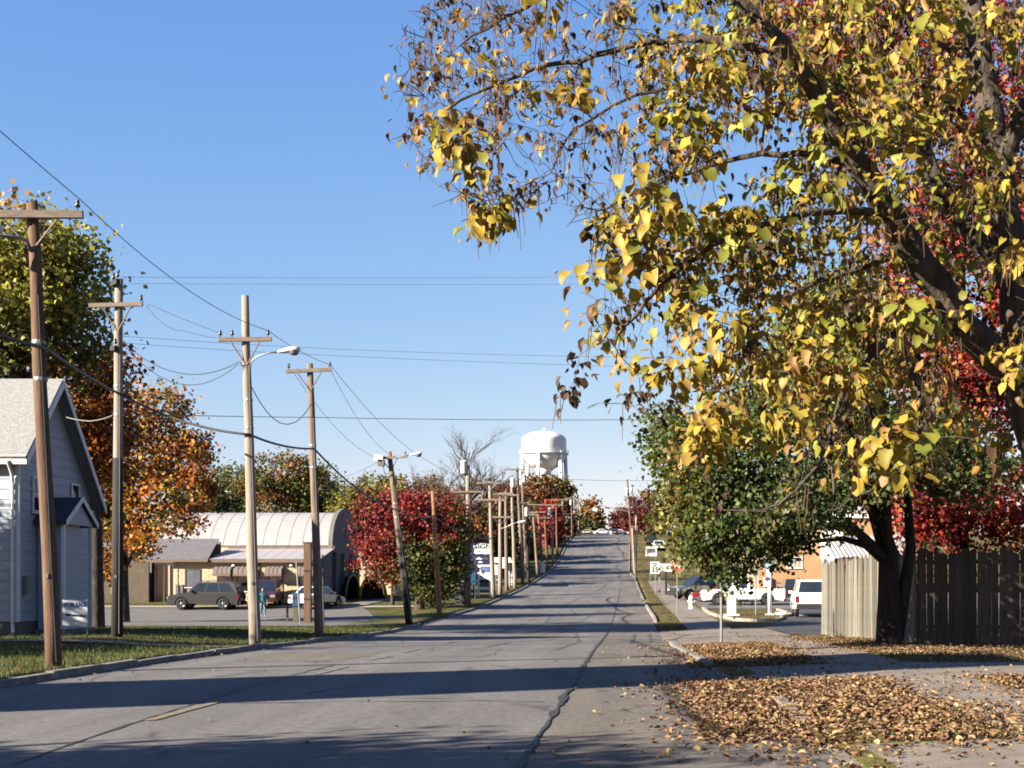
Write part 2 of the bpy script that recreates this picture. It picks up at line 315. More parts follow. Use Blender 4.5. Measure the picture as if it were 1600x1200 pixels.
def link(name, data, parent=None, **props):
    o = bpy.data.objects.new(name, data); C.objects.link(o)
    if parent is not None: o.parent = parent
    for k, v in props.items(): o[k] = v
    return o
def thing(name, label, cat, loc=(0, 0, 0), rz=0.0, group=None):
    o = bpy.data.objects.new(name, None); C.objects.link(o); o.location = loc; o.rotation_euler = (0, 0, rz); o.empty_display_size = 0.3
    o['label'] = label; o['category'] = cat
    if group: o['group'] = group
    return o
def tag(o, label, cat, group=None):
    o['label'] = label; o['category'] = cat
    if group: o['group'] = group
    return o
def copy_tree(o, parent=None):
    c = o.copy(); C.objects.link(c)
    if parent is not None: c.parent = parent
    for ch in list(o.children): copy_tree(ch, c)
    return c
def text(body, name, size, loc, parent, material, rot=(PI / 2, 0, 0), extrude=0.004, align='CENTER', sx=1.0, shear=0.0):
    cu = bpy.data.curves.new(name, 'FONT'); cu.body = body; cu.size = size; cu.align_x = align; cu.align_y = 'CENTER'; cu.extrude = extrude; cu.shear = shear
    cu.resolution_u = 2; cu.offset = 0.006 * size / 0.2
    cu.materials.append(material)
    tmp = bpy.data.objects.new(name, cu); me = bpy.data.meshes.new_from_object(tmp); bpy.data.objects.remove(tmp); me.name = name
    o = link(name, me, parent); o.location = loc; o.rotation_euler = rot; o.scale = (sx, 1, 1); return o

# terrain ------------------------------------------------------------
_py = np.array([-60, 0, 30, 40, 50, 61, 70, 79, 94, 110, 129, 150, 173, 198, 212, 226, 240, 251, 270, 300, 340, 390, 420, 600, 3000], float)
_pz = np.array([0, 0, 0, -.1, -.24, -.36, -.24, -.06, .16, .62, 1.22, 2.1, 3.22, 4.98, 6.6, 8.3, 9.6, 10.35, 11.4, 12.6, 14.1, 15.9, 16.4, 16.8, 17], float)
_yy = np.arange(-60, 3000, 1.0); _zz = np.interp(_yy, _py, _pz)
_k = np.exp(-0.5 * (np.arange(-15, 16) / 4.0) ** 2); _k /= _k.sum(); _zz = np.convolve(np.pad(_zz, 15, 'edge'), _k, 'valid')
def zp(Y): return np.interp(Y, _yy, _zz)
_ly = np.array([-60, 0, 30, 38, 46, 54, 62, 86, 93, 98, 105, 115, 125], float)
_lz = np.array([.12, .12, .12, .2, .2, .0, -.2, -.22, .10, .48, .7, 1.0, 1.2], float)
def XL(Y): return -10.05
def XR(Y): return float(np.interp(Y, [0, 22, 26, 40, 78, 160, 175, 3000], [1.93, 1.93, 1.6, 1.15, 1.2, .45, -.2, -.3]))
SEAM = -0.96
def gz(X, Y):
    z = float(zp(Y))
    if X <= -10.1:
        a = z + 0.11; b = float(np.interp(Y, _ly, _lz)) if Y < 115 else z + 0.1
        if Y >= 105: 
            t2 = min(1, (Y - 105) / 20); b = b * (1 - t2) + (z + 0.1) * t2
        t = min(1, max(0, (-X - 11.6) / 3.0)); return a * (1 - t) + b * t
    xr_ = XR(Y)
    if X >= xr_: return z + 0.09 * min(1.0, (X - xr_) / 3.0)
    return z

def sheet(name, polyrows, material, lift, parent=None, zfun=gz):
    """polyrows: list of (Y, xa, xb); a strip sheet that follows the ground"""
    m = MB(); vs = []; fs = []
    for Y, xa, xb in polyrows:
        n = 7
        for k in range(n):
            x = xa + (xb - xa) * k / (n - 1); vs.append((x, Y, zfun(x, Y) + lift))
    for i in range(len(polyrows) - 1):
        for k in range(6):
            a = i * 7 + k; fs.append((a, a + 1, a + 8, a + 7))
    m.add(vs, fs); return m.build(name, material, parent)
def rows(y0, y1, fa, fb, step=1.5):
    n = max(2, int((y1 - y0) / step) + 1); out = []
    for k in range(n):
        Y = y0 + (y1 - y0) * k / (n - 1); out.append((Y, fa(Y) if callable(fa) else fa, fb(Y) if callable(fb) else fb))
    return out
# ================================================================== SETTING
def struct(o, **k):
    o['kind'] = 'structure'
    return o
def GP(px, py, Y0=8.0, Y1=400.0):
    """where the sight line of a photo pixel meets the ground"""
    Y = Y0
    while Y < Y1:
        X = (px - VX) * Y / F
        if EYE + (VY - py) * Y / F <= gz(X, Y): return Vector((X, Y, gz(X, Y)))
        Y += 0.05 if Y < 60 else 0.25
    return Vector(((px - VX) * Y1 / F, Y1, gz((px - VX) * Y1 / F, Y1)))

def make_ground():
    lefts = [-600, -400, -250, -140, -90, -60, -45, -35, -30, -26, -22, -19, -17, -15.6, -14.6, -13.6, -12.6, -11.6, -10.9, -10.22]
    roff = [0.16, 0.9, 1.8, 2.8, 4, 5.5, 8, 11, 15, 20, 28, 40, 60, 100, 200, 400, 620]
    Ys = list(np.arange(-60, 130, 2.0)) + list(np.arange(130, 430, 5.0)) + [450, 500, 560, 650, 750, 900]
    vs = []; fs = []; w = 0
    for Y in Ys:
        Y = float(Y); xr = XR(Y)
        row = [(x, gz(x, Y)) for x in lefts]
        row += [(-10.2, gz(-10, Y) - .07), (xr + .13, gz(-5, Y) - .07)]
        row += [(xr + d, gz(xr + d, Y)) for d in roff]
        w = len(row)
        for x, z in row:
            if abs(x) < 40 and Y < 130 and not (-10.21 < x < xr + .14): z += rnd.uniform(-.012, .012) if x < 0 else rnd.uniform(-.008, .0)
            vs.append((x, Y, z))
    for i in range(len(Ys) - 1):
        for j in range(w - 1):
            a = i * w + j; fs.append((a, a + 1, a + w + 1, a + w))
    m = MB(); m.add(vs, fs); return struct(m.build('ground', M['turf'], None, True))
make_ground()

road = struct(sheet('road', rows(-40, 430, XL, SEAM, 2.0), M['road'], 0.0))
shoulder = struct(sheet('road_shoulder', rows(-40, 430, SEAM, lambda Y: max(XR(Y), SEAM + .05), 2.0), M['shoulder'], -0.004))

def ribbon(pts, w0, mt, name, parent, lift=0.006, jit=0.35):
    """a tar or paint ribbon lying on the road; pts are (X,Y)"""
    m = MB(); vs = []; fs = []; fine = []
    for (a, b) in zip(pts[:-1], pts[1:]):
        L = math.hypot(b[0] - a[0], b[1] - a[1]); n = max(1, int(L / 0.35))
        for k in range(n): fine.append((a[0] + (b[0] - a[0]) * k / n, a[1] + (b[1] - a[1]) * k / n))
    fine.append(pts[-1])
    for i, p in enumerate(fine):
        q0 = fine[max(i - 1, 0)]; q1 = fine[min(i + 1, len(fine) - 1)]
        d = Vector((q1[0] - q0[0], q1[1] - q0[1], 0)); d = d.normalized() if d.length > 0 else Vector((0, 1, 0))
        s = Vector((-d.y, d.x, 0)); ww = w0 * (1 + rnd.uniform(-jit, jit)); o = rnd.uniform(-jit, jit) * w0 * .25
        for sg in (-1, 1):
            x = p[0] + s.x * (sg * ww / 2 + o); y = p[1] + s.y * (sg * ww / 2 + o)
            vs.append((x, y, float(zp(y)) + lift))
    for i in range(len(fine) - 1): fs.append((2 * i, 2 * i + 1, 2 * i + 3, 2 * i + 2))
    m.add(vs, fs); return m.build(name, mt, parent)
ribbon([(-1.02, 10), (-.98, 16), (-.95, 20), (-.98, 24), (-.96, 30), (-.98, 40), (-.95, 62)], .07, M['tar'], 'tar_seam', road, .008, .8)
ribbon([(-.96, 19.6), (-.99, 20.6), (-.95, 21.6), (-.98, 22.6), (-.96, 24), (-1.0, 26)], .11, M['tar'], 'tar_seam', road, .012, .8)
ribbon([(-.95, 62), (-.95, 130)], .05, M['tar_faint'], 'tar_seam', road, .01, .6)
for pts in ([(870, 1015), (905, 1003), (900, 990), (872, 982), (910, 970), (935, 955)], [(900, 960), (885, 945), (905, 935), (940, 920), (955, 905)], [(760, 1012), (800, 1003), (870, 1000)], [(820, 985), (850, 975), (862, 960)],
            [(985, 1005), (992, 990)], [(1018, 1004), (1014, 990)], [(945, 998), (1050, 1000)], [(930, 1023), (1060, 1024)], [(540, 1028), (585, 1031)]):
    g = [GP(*p) for p in pts]; ribbon([(p.x, p.y) for p in g], .10, M['tar_faint'], 'crack_filler', road, .007, .7)
g = [GP(20, 1196), GP(120, 1160), GP(240, 1120), GP(310, 1098), GP(430, 1062), GP(520, 1040)]
ribbon([(p.x, p.y) for p in g], .045, M['tar'], 'crack_filler', road, .006, .8)
for (yy, xa, xb) in ((19.7, -6.5, -1.2), (23.6, -.9, 1.7), (27.2, -9.6, -5), (30.5, -.9, 1.3), (33.4, -5, 1.1), (38.5, -9.8, -2), (44, -.9, 1.0), (49, -8, 1.0), (57, -9, -1), (66, -5, 1.0), (80, -9, -2), (96, -7, .8)):
    n_ = int((xb - xa) / .9) + 2; ribbon([(xa + (xb - xa) * k / (n_ - 1), yy + rnd.uniform(-.22, .22) + .12 * k / n_) for k in range(n_)], .028 + .0006 * yy, M['tar'] if yy < 25 else M['tar_faint'], 'crack', road, .005, .8)
# worn repair patches
for (x0, x1, y0, y1) in ((-8.6, -6.3, 31, 36), (.0, 1.3, 33.5, 37.5), (-4.6, -2.9, 52, 60), (-9.7, -8.6, 40, 47)):
    sheet('repair_patch', rows(y0, y1, x0, x1, 1.0), M['shoulder'], .004, road, lambda X, Y: float(zp(Y)))
for (y0, y1) in ((17.0, 19.8), (26.0, 28.6), (31.5, 33.5), (36, 38.6), (44, 46.5), (53, 56), (64, 67), (75, 78), (88, 91)):
    ribbon([(-5.75, y0), (-5.72, y1)], .13, M['yellow_line'] if y0 < 18 else M['faint_line'], 'lane_marking', road, .011, .12)

def slab_piece(x0, x1, y0, y1, h, mt, name, parent, ramp=False, drop=.2):
    j = lambda: rnd.uniform(-.006, .006)
    t = [(x0, y0, gz(x0, y0) + h + j()), (x1, y0, gz(x1, y0) + h + j()), (x1, y1, gz(x1, y1) + h + j()), (x0, y1, gz(x0, y1) + h + j())]
    if ramp: t[0] = (x0, y0, float(zp(y0)) - .006); t[3] = (x0, y1, float(zp(y1)) - .006)
    b = [(x, y, z - drop) for x, y, z in t]
    m = MB(); m.add(b + t, [(3, 2, 1, 0), (4, 5, 6, 7), (0, 1, 5, 4), (1, 2, 6, 5), (2, 3, 7, 6), (3, 0, 4, 7)])
    return m.build(name, mt, parent)

# left kerb in cast lengths
kl = struct(link('kerb', None)); kl.name = 'kerb'
Y = 10.0
while Y < 66:
    L = rnd.uniform(1.7, 3.0); dx = rnd.uniform(-.02, .02); dz = rnd.uniform(-.025, .015); tilt = rnd.uniform(-.01, .01)
    m = MB(); z0 = float(zp(Y)); z1 = float(zp(Y + L)); a = -10.2 + dx; b = -10.05 + dx
    g_ = .02
    m.add([(a, Y + g_, z0 - .2), (b + .03, Y + g_, z0 - .2), (b + .03, Y + L - g_, z1 - .2), (a, Y + L - g_, z1 - .2),
           (a, Y + g_, z0 + .125 + dz + tilt), (b, Y + g_, z0 + .12 + dz + tilt), (b, Y + L - g_, z1 + .12 + dz - tilt), (a, Y + L - g_, z1 + .125 + dz - tilt)],
          [(3, 2, 1, 0), (4, 5, 6, 7), (0, 1, 5, 4), (1, 2, 6, 5), (2, 3, 7, 6), (3, 0, 4, 7)])
    m.build('kerb_stone', M['kerb'], kl); Y += L
def kerb_run(name, y0, y1, xf, mt, h=.12, w=.15, side=1):
    rs = rows(y0, y1, 0, 0, 2.0); m = MB(); vs = []; fs = []
    for Yy, _, _ in rs:
        x = xf(Yy); z = float(zp(Yy)); vs += [(x, Yy, z - .15), (x, Yy, z + h), (x + side * w, Yy, z + h), (x + side * w, Yy, z - .15)]
    for i in range(len(rs) - 1):
        for k in range(3): a = 4 * i + k; fs.append((a, a + 1, a + 5, a + 4))
    fs += [(0, 1, 2, 3), tuple(4 * (len(rs) - 1) + k for k in range(4))]
    m.add(vs, fs); return m.build(name, mt, kl)
kerb_run('kerb_run', 79, 250, lambda y: -10.05, M['kerb'], .11, .15, -1)
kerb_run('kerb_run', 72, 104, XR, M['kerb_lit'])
kerb_run('kerb_run', 110, 250, XR, M['kerb'])
for (y0, y1) in ((16.4, 17.9), (17.95, 19.4), (19.45, 21.5), (21.6, 23.4), (28.6, 31), (31.1, 33.4), (33.5, 36), (36.1, 39), (39.1, 42)):
    m = MB(); xa = XR(y0); xb = XR(y1); z = float(zp(y0)) + (.10 if not 19.42 < y0 < 24 else .03) + rnd.uniform(-.02, .02)
    m.add([(xa, y0, z - .3), (xa + .15, y0, z - .3), (xb + .15, y1, z - .3), (xb, y1, z - .3), (xa, y0, z), (xa + .15, y0, z), (xb + .15, y1, z), (xb, y1, z)],
          [(3, 2, 1, 0), (4, 5, 6, 7), (0, 1, 5, 4), (1, 2, 6, 5), (2, 3, 7, 6), (3, 0, 4, 7)])
    m.build('kerb_stone', M['concrete'] if y0 < 20 else M['kerb'], kl)

# left side lot, its mouth and walks
def XLL(Y): return float(np.interp(Y, [64, 66, 68, 77, 80, 84, 92, 95], [-14.5, -12.5, -10.02, -10.02, -12.5, -15, -17, -18]))
struct(sheet('parking_lot', rows(64.5, 94, lambda Y: -70, XLL, 1.5), M['lot'], .03))
struct(sheet('front_walk', rows(36.4, 37.7, -16.4, -10.25, .6), M['concrete'], .03))
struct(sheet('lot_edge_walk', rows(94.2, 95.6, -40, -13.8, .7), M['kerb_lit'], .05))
struct(sheet('garden_path', rows(95.6, 104, lambda Y: -19.3 + (Y - 95.6) * .12, lambda Y: -17.9 + (Y - 95.6) * .12, 1.5), M['concrete'], .05))

# right side: walks, driveways, parking lots
sw = struct(link('sidewalk', None))
Y = 14.5
while Y < 24: 
    slab_piece(4.0, 5.55, Y + .01, min(Y + 1.55, 23.9), .03, M['concrete'], 'slab', sw); Y += 1.57
Y = 28.4
while Y < 42.5:
    slab_piece(3.75, 5.45, Y + .01, min(Y + 1.55, 43), .03, M['concrete'], 'slab', sw); Y += 1.57
Y = 62.0
while Y < 150:
    a, b = XR(Y) + 1.35, XR(Y) + 3.2
    slab_piece(a, b, Y + .03, Y + 2.17, .03, M['concrete'], 'slab', sw); Y += 2.2
d1 = struct(link('driveway', None)); d1.name = 'driveway'
for k in range(4): slab_piece(XR(26) + .0 + k * 3.1, XR(26) + k * 3.1 + 3.08, 24.05, 28.25, .022, M['concrete'], 'slab', d1, k == 0)
d2 = struct(link('driveway', None))
for k in range(4):
    for (ya, yb) in ((6.0, 9.98), (10.0, 14.4)): slab_piece(1.95 + k * 3.1, 1.95 + k * 3.1 + 3.08, ya, yb, .022, M['concrete'], 'slab', d2, k == 0)
ap = struct(link('lot_entrance', None))
for k in range(2):
    for (ya, yb) in ((43.2, 48.9), (48.95, 54.9), (54.95, 61.5)): slab_piece(1.2 + k * 2.35, 1.2 + k * 2.35 + 2.33, ya, yb, .022, M['concrete'], 'slab', ap, k == 0)
struct(sheet('parking_lot', rows(49, 77, lambda Y: float(np.interp(Y, [49, 53, 63, 70, 77], [6.6, 6.0, 6.0, 7.4, 8.2])), 26, 1.5), M['lot_dark'], .03))
struct(sheet('parking_lot', rows(77.01, 90, lambda Y: 9.0, 26, 1.5), M['lot_dark'], .03))
struct(sheet('parking_lot', rows(90.01, 122, lambda Y: 4.6, 40, 1.5), M['lot'], .03))
m = MB(); isl = [(4.6, 90), (4.5, 82), (4.7, 76), (5.3, 71.8), (6.3, 70.2), (7.2, 70.6), (7.7, 72.6), (8.0, 75.5), (8.7, 77.2), (9.0, 81), (9.0, 90)]
pts = []
for a, b in zip(isl[:-1], isl[1:]):
    for k in range(3): pts.append((a[0] + (b[0] - a[0]) * k / 3, a[1] + (b[1] - a[1]) * k / 3))
vs = []; fs = []
for i, (x, y) in enumerate(pts):
    q0 = pts[max(0, i - 1)]; q1 = pts[min(len(pts) - 1, i + 1)]; d = Vector((q1[0] - q0[0], q1[1] - q0[1])).normalized(); s_ = Vector((-d.y, d.x)) * .09
    z = gz(x, y)
    vs += [(x - s_.x, y - s_.y, z - .1), (x - s_.x, y - s_.y, z + .15), (x + s_.x, y + s_.y, z + .15), (x + s_.x, y + s_.y, z - .1)]
for i in range(len(pts) - 1):
    for k in range(3): a = 4 * i + k; fs.append((a, a + 1, a + 5, a + 4))
m.add(vs, fs); o = m.build('island_kerb', M['kerb_lit'], kl)
g = GP(1235, 962); m = MB(); m.box((g.x, g.y, g.z + .045), (.12, 2.4, .008), rz=.5); struct(m.build('bay_marking', M['white_line']))
# the side street that crosses at the crest
struct(sheet('cross_street', rows(372, 392, -120, 120, 4), M['road'], .03))

# ================================================================== BUILDINGS
def window(parent, p0, u, n, w, h, fr=.06, name='window', pane=None, sill=True, muntin=True, depth=.05):
    """frame, pane and sill; p0 = lower left corner, u = direction of the width, n = outward normal"""
    p0 = Vector(p0); u = Vector(u); n = Vector(n); z = Vector((0, 0, 1)); m = MB()
    def bar(a, b, c, d, t0, t1, mb):
        A = p0 + u * a + z * c; vs = []
        for t in (t0, t1):
            for (uu, zz) in ((a, c), (b, c), (b, d), (a, d)): vs.append(p0 + u * uu + z * zz + n * t)
        mb.add(vs, [(3, 2, 1, 0), (4, 5, 6, 7), (0, 1, 5, 4), (1, 2, 6, 5), (2, 3, 7, 6), (3, 0, 4, 7)])
    bar(-fr, 0, -fr, h + fr, 0, depth, m); bar(w, w + fr, -fr, h + fr, 0, depth, m); bar(0, w, h, h + fr, 0, depth, m); bar(0, w, -fr, 0, 0, depth, m)
    if muntin: bar(0, w, h / 2 - .025, h / 2 + .025, 0, depth - .01, m)
    o = m.build(name, M['white'], parent)
    q = MB(); bar(0.0, w, 0.0, h, 0.004, .014, q); q.build('pane', pane or M['glass'], o)
    if sill:
        q = MB(); bar(-fr - .04, w + fr + .04, -fr - .06, -fr - .004, 0, depth + .06, q); q.build('sill', M['white'], o)
    return o

# ---------------- the white clapboard house
def white_house():
    bx0, by0, bz0 = -18.0, 41.8, .17
    h = thing('house', 'white clapboard house with steep grey shingle roof and small enclosed porch behind the nearest pole', 'house', (bx0, by0, bz0))
    D = 4.6; EV = 5.5; PK = 7.75; RY = 2.3; X0 = -11.0       # local: gable wall on x=0, front wall on y=0
    far_y, far_z = 5.7, 4.35
    m = MB(); m.bx(X0, -.02, .02, D, .0, .45); m.build('foundation', M['found'], h)
    # inner shell
    m = MB(); poly = [(.03, .45), (.03, EV), (RY, PK - .05), (D + .9, far_z), (D + .9, .45)]
    m.prism(poly, 'x', X0, -.03); m.build('wall', M['siding'], h)
    bh = .30
    nb = 0; z = .42
    while z < EV - .05:       # clapboards on the front wall
        z1 = min(z + bh, EV); q = MB()
        q.add([(X0, .02, z), (.02, .02, z), (.02, .02, z1), (X0, .02, z1), (X0, -.03, z - .012), (.02, -.03, z - .012), (.02, -.008, z1), (X0, -.008, z1)],
              [(3, 2, 1, 0), (4, 5, 6, 7), (0, 1, 5, 4), (1, 2, 6, 5), (2, 3, 7, 6), (3, 0, 4, 7)]); q.build('clapboard', M['siding'], h); z += bh
    z = .42
    def ylim(z):
        a = .02 if z < EV else .02 + (z - EV) / (PK - EV) * RY
        b = D + .9 if z < far_z else D + .9 - (z - far_z) / (PK - far_z) * (D + .9 - RY)
        return a, b
    while z < PK - .25:       # clapboards on the gable wall
        z1 = min(z + bh, PK - .1); a, b = ylim(z1); a0, b0 = ylim(z); q = MB()
        q.add([(-.03, a0, z), (-.03, b0, z), (-.03, b, z1), (-.03, a, z1), (.03, a0, z - .012), (.03, b0, z - .012), (.008, b, z1), (.008, a, z1)],
              [(3, 2, 1, 0), (4, 5, 6, 7), (0, 1, 5, 4), (1, 2, 6, 5), (2, 3, 7, 6), (3, 0, 4, 7)]); q.build('clapboard', M['siding'], h); z += bh
    # roof slopes with eaves
    rf = MB(); e = .38
    sl_ = (PK - EV) / RY
    A = [(X0 - e, -e, EV - e * sl_), (.42, -e, EV - e * sl_), (.42, RY, PK), (X0 - e, RY, PK)]
    sl2 = (PK - far_z) / (D + .9 - RY)
    B = [(X0 - e, RY, PK), (.42, RY, PK), (.42, D + 1.25, far_z - .35 * sl2), (X0 - e, D + 1.25, far_z - .35 * sl2)]
    rf.quad(*A, t=.12); rf.quad(*B, t=.12); roof = rf.build('roof', M['shingle'], h)
    # shingle courses as shallow steps on the slope we see
    q = MB(); n = 16
    for k in range(n):
        t0, t1 = k / n, (k + 1) / n
        y0 = -e + (RY + e) * t0; y1 = -e + (RY + e) * t1; z0 = EV - e * sl_ + (PK - EV + e * sl_) * t0; z1 = EV - e * sl_ + (PK - EV + e * sl_) * t1
        q.add([(X0 - e, y0, z0 + .16), (.43, y0, z0 + .16), (.43, y1, z1 + .135), (X0 - e, y1, z1 + .135), (X0 - e, y0, z0 + .12), (.43, y0, z0 + .12)], [(0, 1, 2, 3), (4, 5, 1, 0)])
    q.build('shingle_course', M['shingle'], roof, kind='stuff')
    q = MB(); q.bx(X0 - e, .42, -e - .03, -e, EV - e * sl_ - .12, EV - e * sl_ + .15); q.build('fascia', M['white'], h)
    q = MB(); q.quad((.43, -e, EV - e * sl_ - .14), (.43, RY, PK - .14), (.43, RY, PK + .12), (.43, -e, EV - e * sl_ + .12), t=.03)
    q.quad((.43, RY, PK - .14), (.43, D + 1.25, far_z - .35 * sl2 - .14), (.43, D + 1.25, far_z - .35 * sl2 + .12), (.43, RY, PK + .12), t=.03)
    q.build('bargeboard', M['white'], h)
    q = MB(); q.tube([(-.12, -e - .07, EV - e * sl_ - .02), (-.12, -.16, EV - .75), (-.12, -.09, EV - 1.0), (-.12, -.09, .25), (-.02, -.3, .08)], .05, 8); q.build('downspout', M['white'], h)
    q = MB(); q.bx(-.07, .05, -.05, .05, .4, EV - .3); q.build('corner_board', M['white'], h)
    # gable windows
    w = window(h, (.035, .95, 3.75), (0, 1, 0), (1, 0, 0), .62, .95, pane=M['glass'])
    q = MB(); q.bx(.052, .066, .97, 1.55, 4.22, 4.68); q.build('blind', M['blind'], w)
    window(h, (.035, 3.9, 3.9), (0, 1, 0), (1, 0, 0), .55, .8)
    # porch
    p = MB(); p.bx(.06, .78, 1.25, 2.7, .15, 3.35); p.build('porch_wall', M['siding'], h)
    q = MB(); q.prism([(.95, 3.42), (2.2, 4.2), (3.45, 3.42), (3.45, 3.30), (2.2, 4.08), (.95, 3.30)], 'x', .06, 1.02); q.build('porch_roof', M['shingle_dark'], h)
    q = MB(); q.prism([(1.05, 3.33), (2.2, 4.05), (3.35, 3.33)], 'x', .9, .96); q.build('porch_gable', M['siding'], h)
    q = MB(); q.quad((1.05, .93, 3.27), (1.05, 2.2, 4.07), (1.05, 2.2, 4.23), (1.05, .93, 3.44), t=.03); q.quad((1.05, 2.2, 4.07), (1.05, 3.47, 3.27), (1.05, 3.47, 3.44), (1.05, 2.2, 4.23), t=.03); q.build('porch_trim', M['white'], h)
    for y in (1.1, 3.25):
        q = MB(); q.bx(.84, .94, y - .05, y + .05, .1, 3.32); q.build('porch_post', M['white'], h)
    q = MB(); q.bx(.06, .98, 1.0, 3.4, -.1, .15); q.build('porch_floor', M['found'], h)
    d = MB(); d.bx(.06, .11, 2.8, 3.3, .16, 2.2); dd = d.build('door', M['dark_grey'], h); q = MB(); q.lathe([(0, 0), (.03, .01), (.03, .05), (0, .06)], 8, (.14, 2.9, 1.1)); q.build('handle', M['chrome'], dd)
    q = MB(); q.bx(.02, .16, .25, .5, 1.2, 1.75); q.build('meter_box', M['galv'], h)
white_house()

# ---------------- off to the left, out of the picture: the house that shades the road
def shade_house():
    h = thing('house', 'tall flat topped neighbouring block beyond the left picture edge whose shade bands the road', 'house', (-18.5, 12.1, .15))
    m = MB(); m.bx(-2.5, 0, 0, 4.9, 0, 13.0); m.build('wall', M['siding'], h)
    m = MB(); m.bx(-2.7, .2, -.1, 5.0, 13.0, 13.3); m.build('roof', M['shingle'], h)
    m = MB(); m.bx(-2.0, -1.3, 2.3, 3.1, 13.3, 14.0); m.build('chimney', M['orange_brick'], h)
    for y in (.6, 3.2):
        for z in (1.0, 4.2, 7.4, 10.4): window(h, (.01, y, z), (0, 1, 0), (1, 0, 0), .95, 1.5)
shade_house()

# ---------------- vaulted metal hall with the lean-to and tan block wall
def hall():
    Z = .5; b = thing('workshop_hall', 'long vaulted hall with pale metal roof and tan block front behind the parked cars', 'building', (-29.0, 98.3, Z))
    # local x runs to the right along the front; front wall on y=0
    XE = 7.5; XW = -.2
    m = MB(); m.bx(-2.6, XE, 0, .25, -.5, 2.85); m.build('front_wall', M['tan'], b)
    # block courses as real joints: long thin proud blocks
    bm_ = MB(); bm_.bx(-.195, .195, -.012, .0, -.095, .095); bmesh_block = bm_.mesh('block', M['tan'])
    # lean-to roof in panels
    x = .0
    n = 9; wpan = (XE + .15 - x) / n
    for k in range(n):
        q = MB(); a = x + k * wpan; c = a + wpan - .025
        q.quad((a, -.35, 2.98), (c, -.35, 2.98), (c, 4.5, 3.85), (a, 4.5, 3.85), t=.05); q.build('roof_panel', M['quonset'], b)
    q = MB(); q.bx(-.02, XE + .16, -.42, -.36, 2.78, 3.03); q.build('fascia', M['fascia'], b)
    q = MB(); q.bx(-.02, XE + .16, 4.32, 4.42, 3.78, 4.06); q.build('gutter', M['fascia'], b)
    # vault
    CY = 9.2; RX = 4.75; RZ = 2.6; SP = 4.1; ns = 18
    A6 = math.radians(66)
    def vy(i): return CY + RX * math.sin(-A6 + 2 * A6 * i / ns) / math.sin(A6)
    def vz(i): return SP + RZ * (math.cos(-A6 + 2 * A6 * i / ns) - math.cos(A6)) / (1 - math.cos(A6))
    n = 13; vx0 = -5.2; vx1 = 7.2; wpan = (vx1 - vx0) / n
    for k in range(n):
        q = MB(); a = vx0 + k * wpan; c = a + wpan - .03; vs = []; fs = []
        for i in range(ns + 1):
            y = vy(i); z = vz(i)
            vs += [(a, y, z), (c, y, z)]
        for i in range(ns): fs.append((2 * i, 2 * i + 1, 2 * i + 3, 2 * i + 2))
        q.add(vs, fs); q.build('vault_panel', M['quonset'], b, True)
    for k in range(n + 1):
        pts = [(vx0 + k * wpan - .015, vy(i), vz(i)) for i in range(ns + 1)]
        q = MB(); q.tube(pts, .02, 4); q.build('roof_seam', M['seam'], b)
    # end wall facing the road with an upstanding parapet arch
    poly = [(4.4, -.5)] + [(CY + (RX + .2) * math.cos(PI - PI * i / ns), SP - .3 + (RZ + .6) * max(0, math.sin(PI - PI * i / ns)) ** .9) for i in range(ns + 1)] + [(CY + RX + .2, -.5)]
    q = MB(); q.prism(poly, 'x', vx1, vx1 + .3); ew = q.build('end_wall', M['grey_wall'], b)
    for (y0, y1) in ((5.0, 7.2), (8.0, 10.2), (10.9, 12.9)):
        q = MB(); q.bx(vx1 + .28, vx1 + .33, y0, y1, -.2, 3.3); q.build('bay_door', M['dark_grey'], b)
    for y in (4.7, 7.6, 10.55, 13.2):
        q = MB(); q.bx(vx1 + .3, vx1 + .55, y - .15, y + .15, -.5, 3.6); q.build('pier', M['grey_wall'], b)
    q = MB(); q.bx(vx1 + .3, vx1 + .36, 9.0, 9.5, 4.7, 5.4); q.build('vent', M['black'], b)
    q = MB(); q.bx(vx0, vx1, 4.6, 13.8, -.5, 4.0); q.build('hall_wall', M['tan'], b)
    # side return of the lean-to
    q = MB(); q.add([(XE, 0, -.5), (XE, 4.5, -.5), (XE, 4.5, 3.8), (XE, 0, 2.95)], [(0, 1, 2, 3)]); q.build('side_wall', M['grey_wall'], b)
    # left wing: grey sloping roof front and recessed glass entrance
    q = MB(); q.quad((-4.6, -.5, 2.95), (-.05, -.5, 2.95), (-.05, 2.2, 4.45), (-4.6, 2.2, 4.45), t=.06); q.build('wing_roof', M['grey_roof'], b)
    q = MB(); q.bx(-4.6, -.05, -.56, -.5, 2.82, 3.0); q.build('fascia', M['fascia'], b)
    q = MB(); q.bx(-9, -.1, 2.6, 2.8, -.5, 4.3); q.build('wing_wall', M['grey_wall'], b)
    q = MB(); q.bx(-9, -4.6, .9, 1.1, -.5, 3.4); q.build('wing_wall', M['wood_dark'], b)
    q = MB(); q.bx(-4.6, -2.6, 1.5, 1.6, -.4, 2.8); e = q.build('entrance', M['glass'], b)
    for x in (-4.3, -3.75, -3.35, -2.9):
        q = MB(); q.bx(x - .06, x + .06, 1.42, 1.5, -.4, 2.6); q.build('door_frame', M['tan'], e)
    q = MB(); q.bx(-7.2, -6.4, .84, .9, .6, 1.9); q.build('notice_panel', M['white'], b)
    for x in (XE - .1, 3.35):
        q = MB(); q.tube([(x, -.1, 2.8), (x, -.06, 2.5), (x, -.06, -.3)], .05, 6); q.build('downspout', M['fascia'], b)
    for x in (1.62, 5.6):
        q = MB(); q.lathe([(0, .1), (.1, .06), (.14, -.08), (0, -.1)], 8, (x, -.16, 2.62)); q.build('wall_lamp', M['lamp_white'], b)
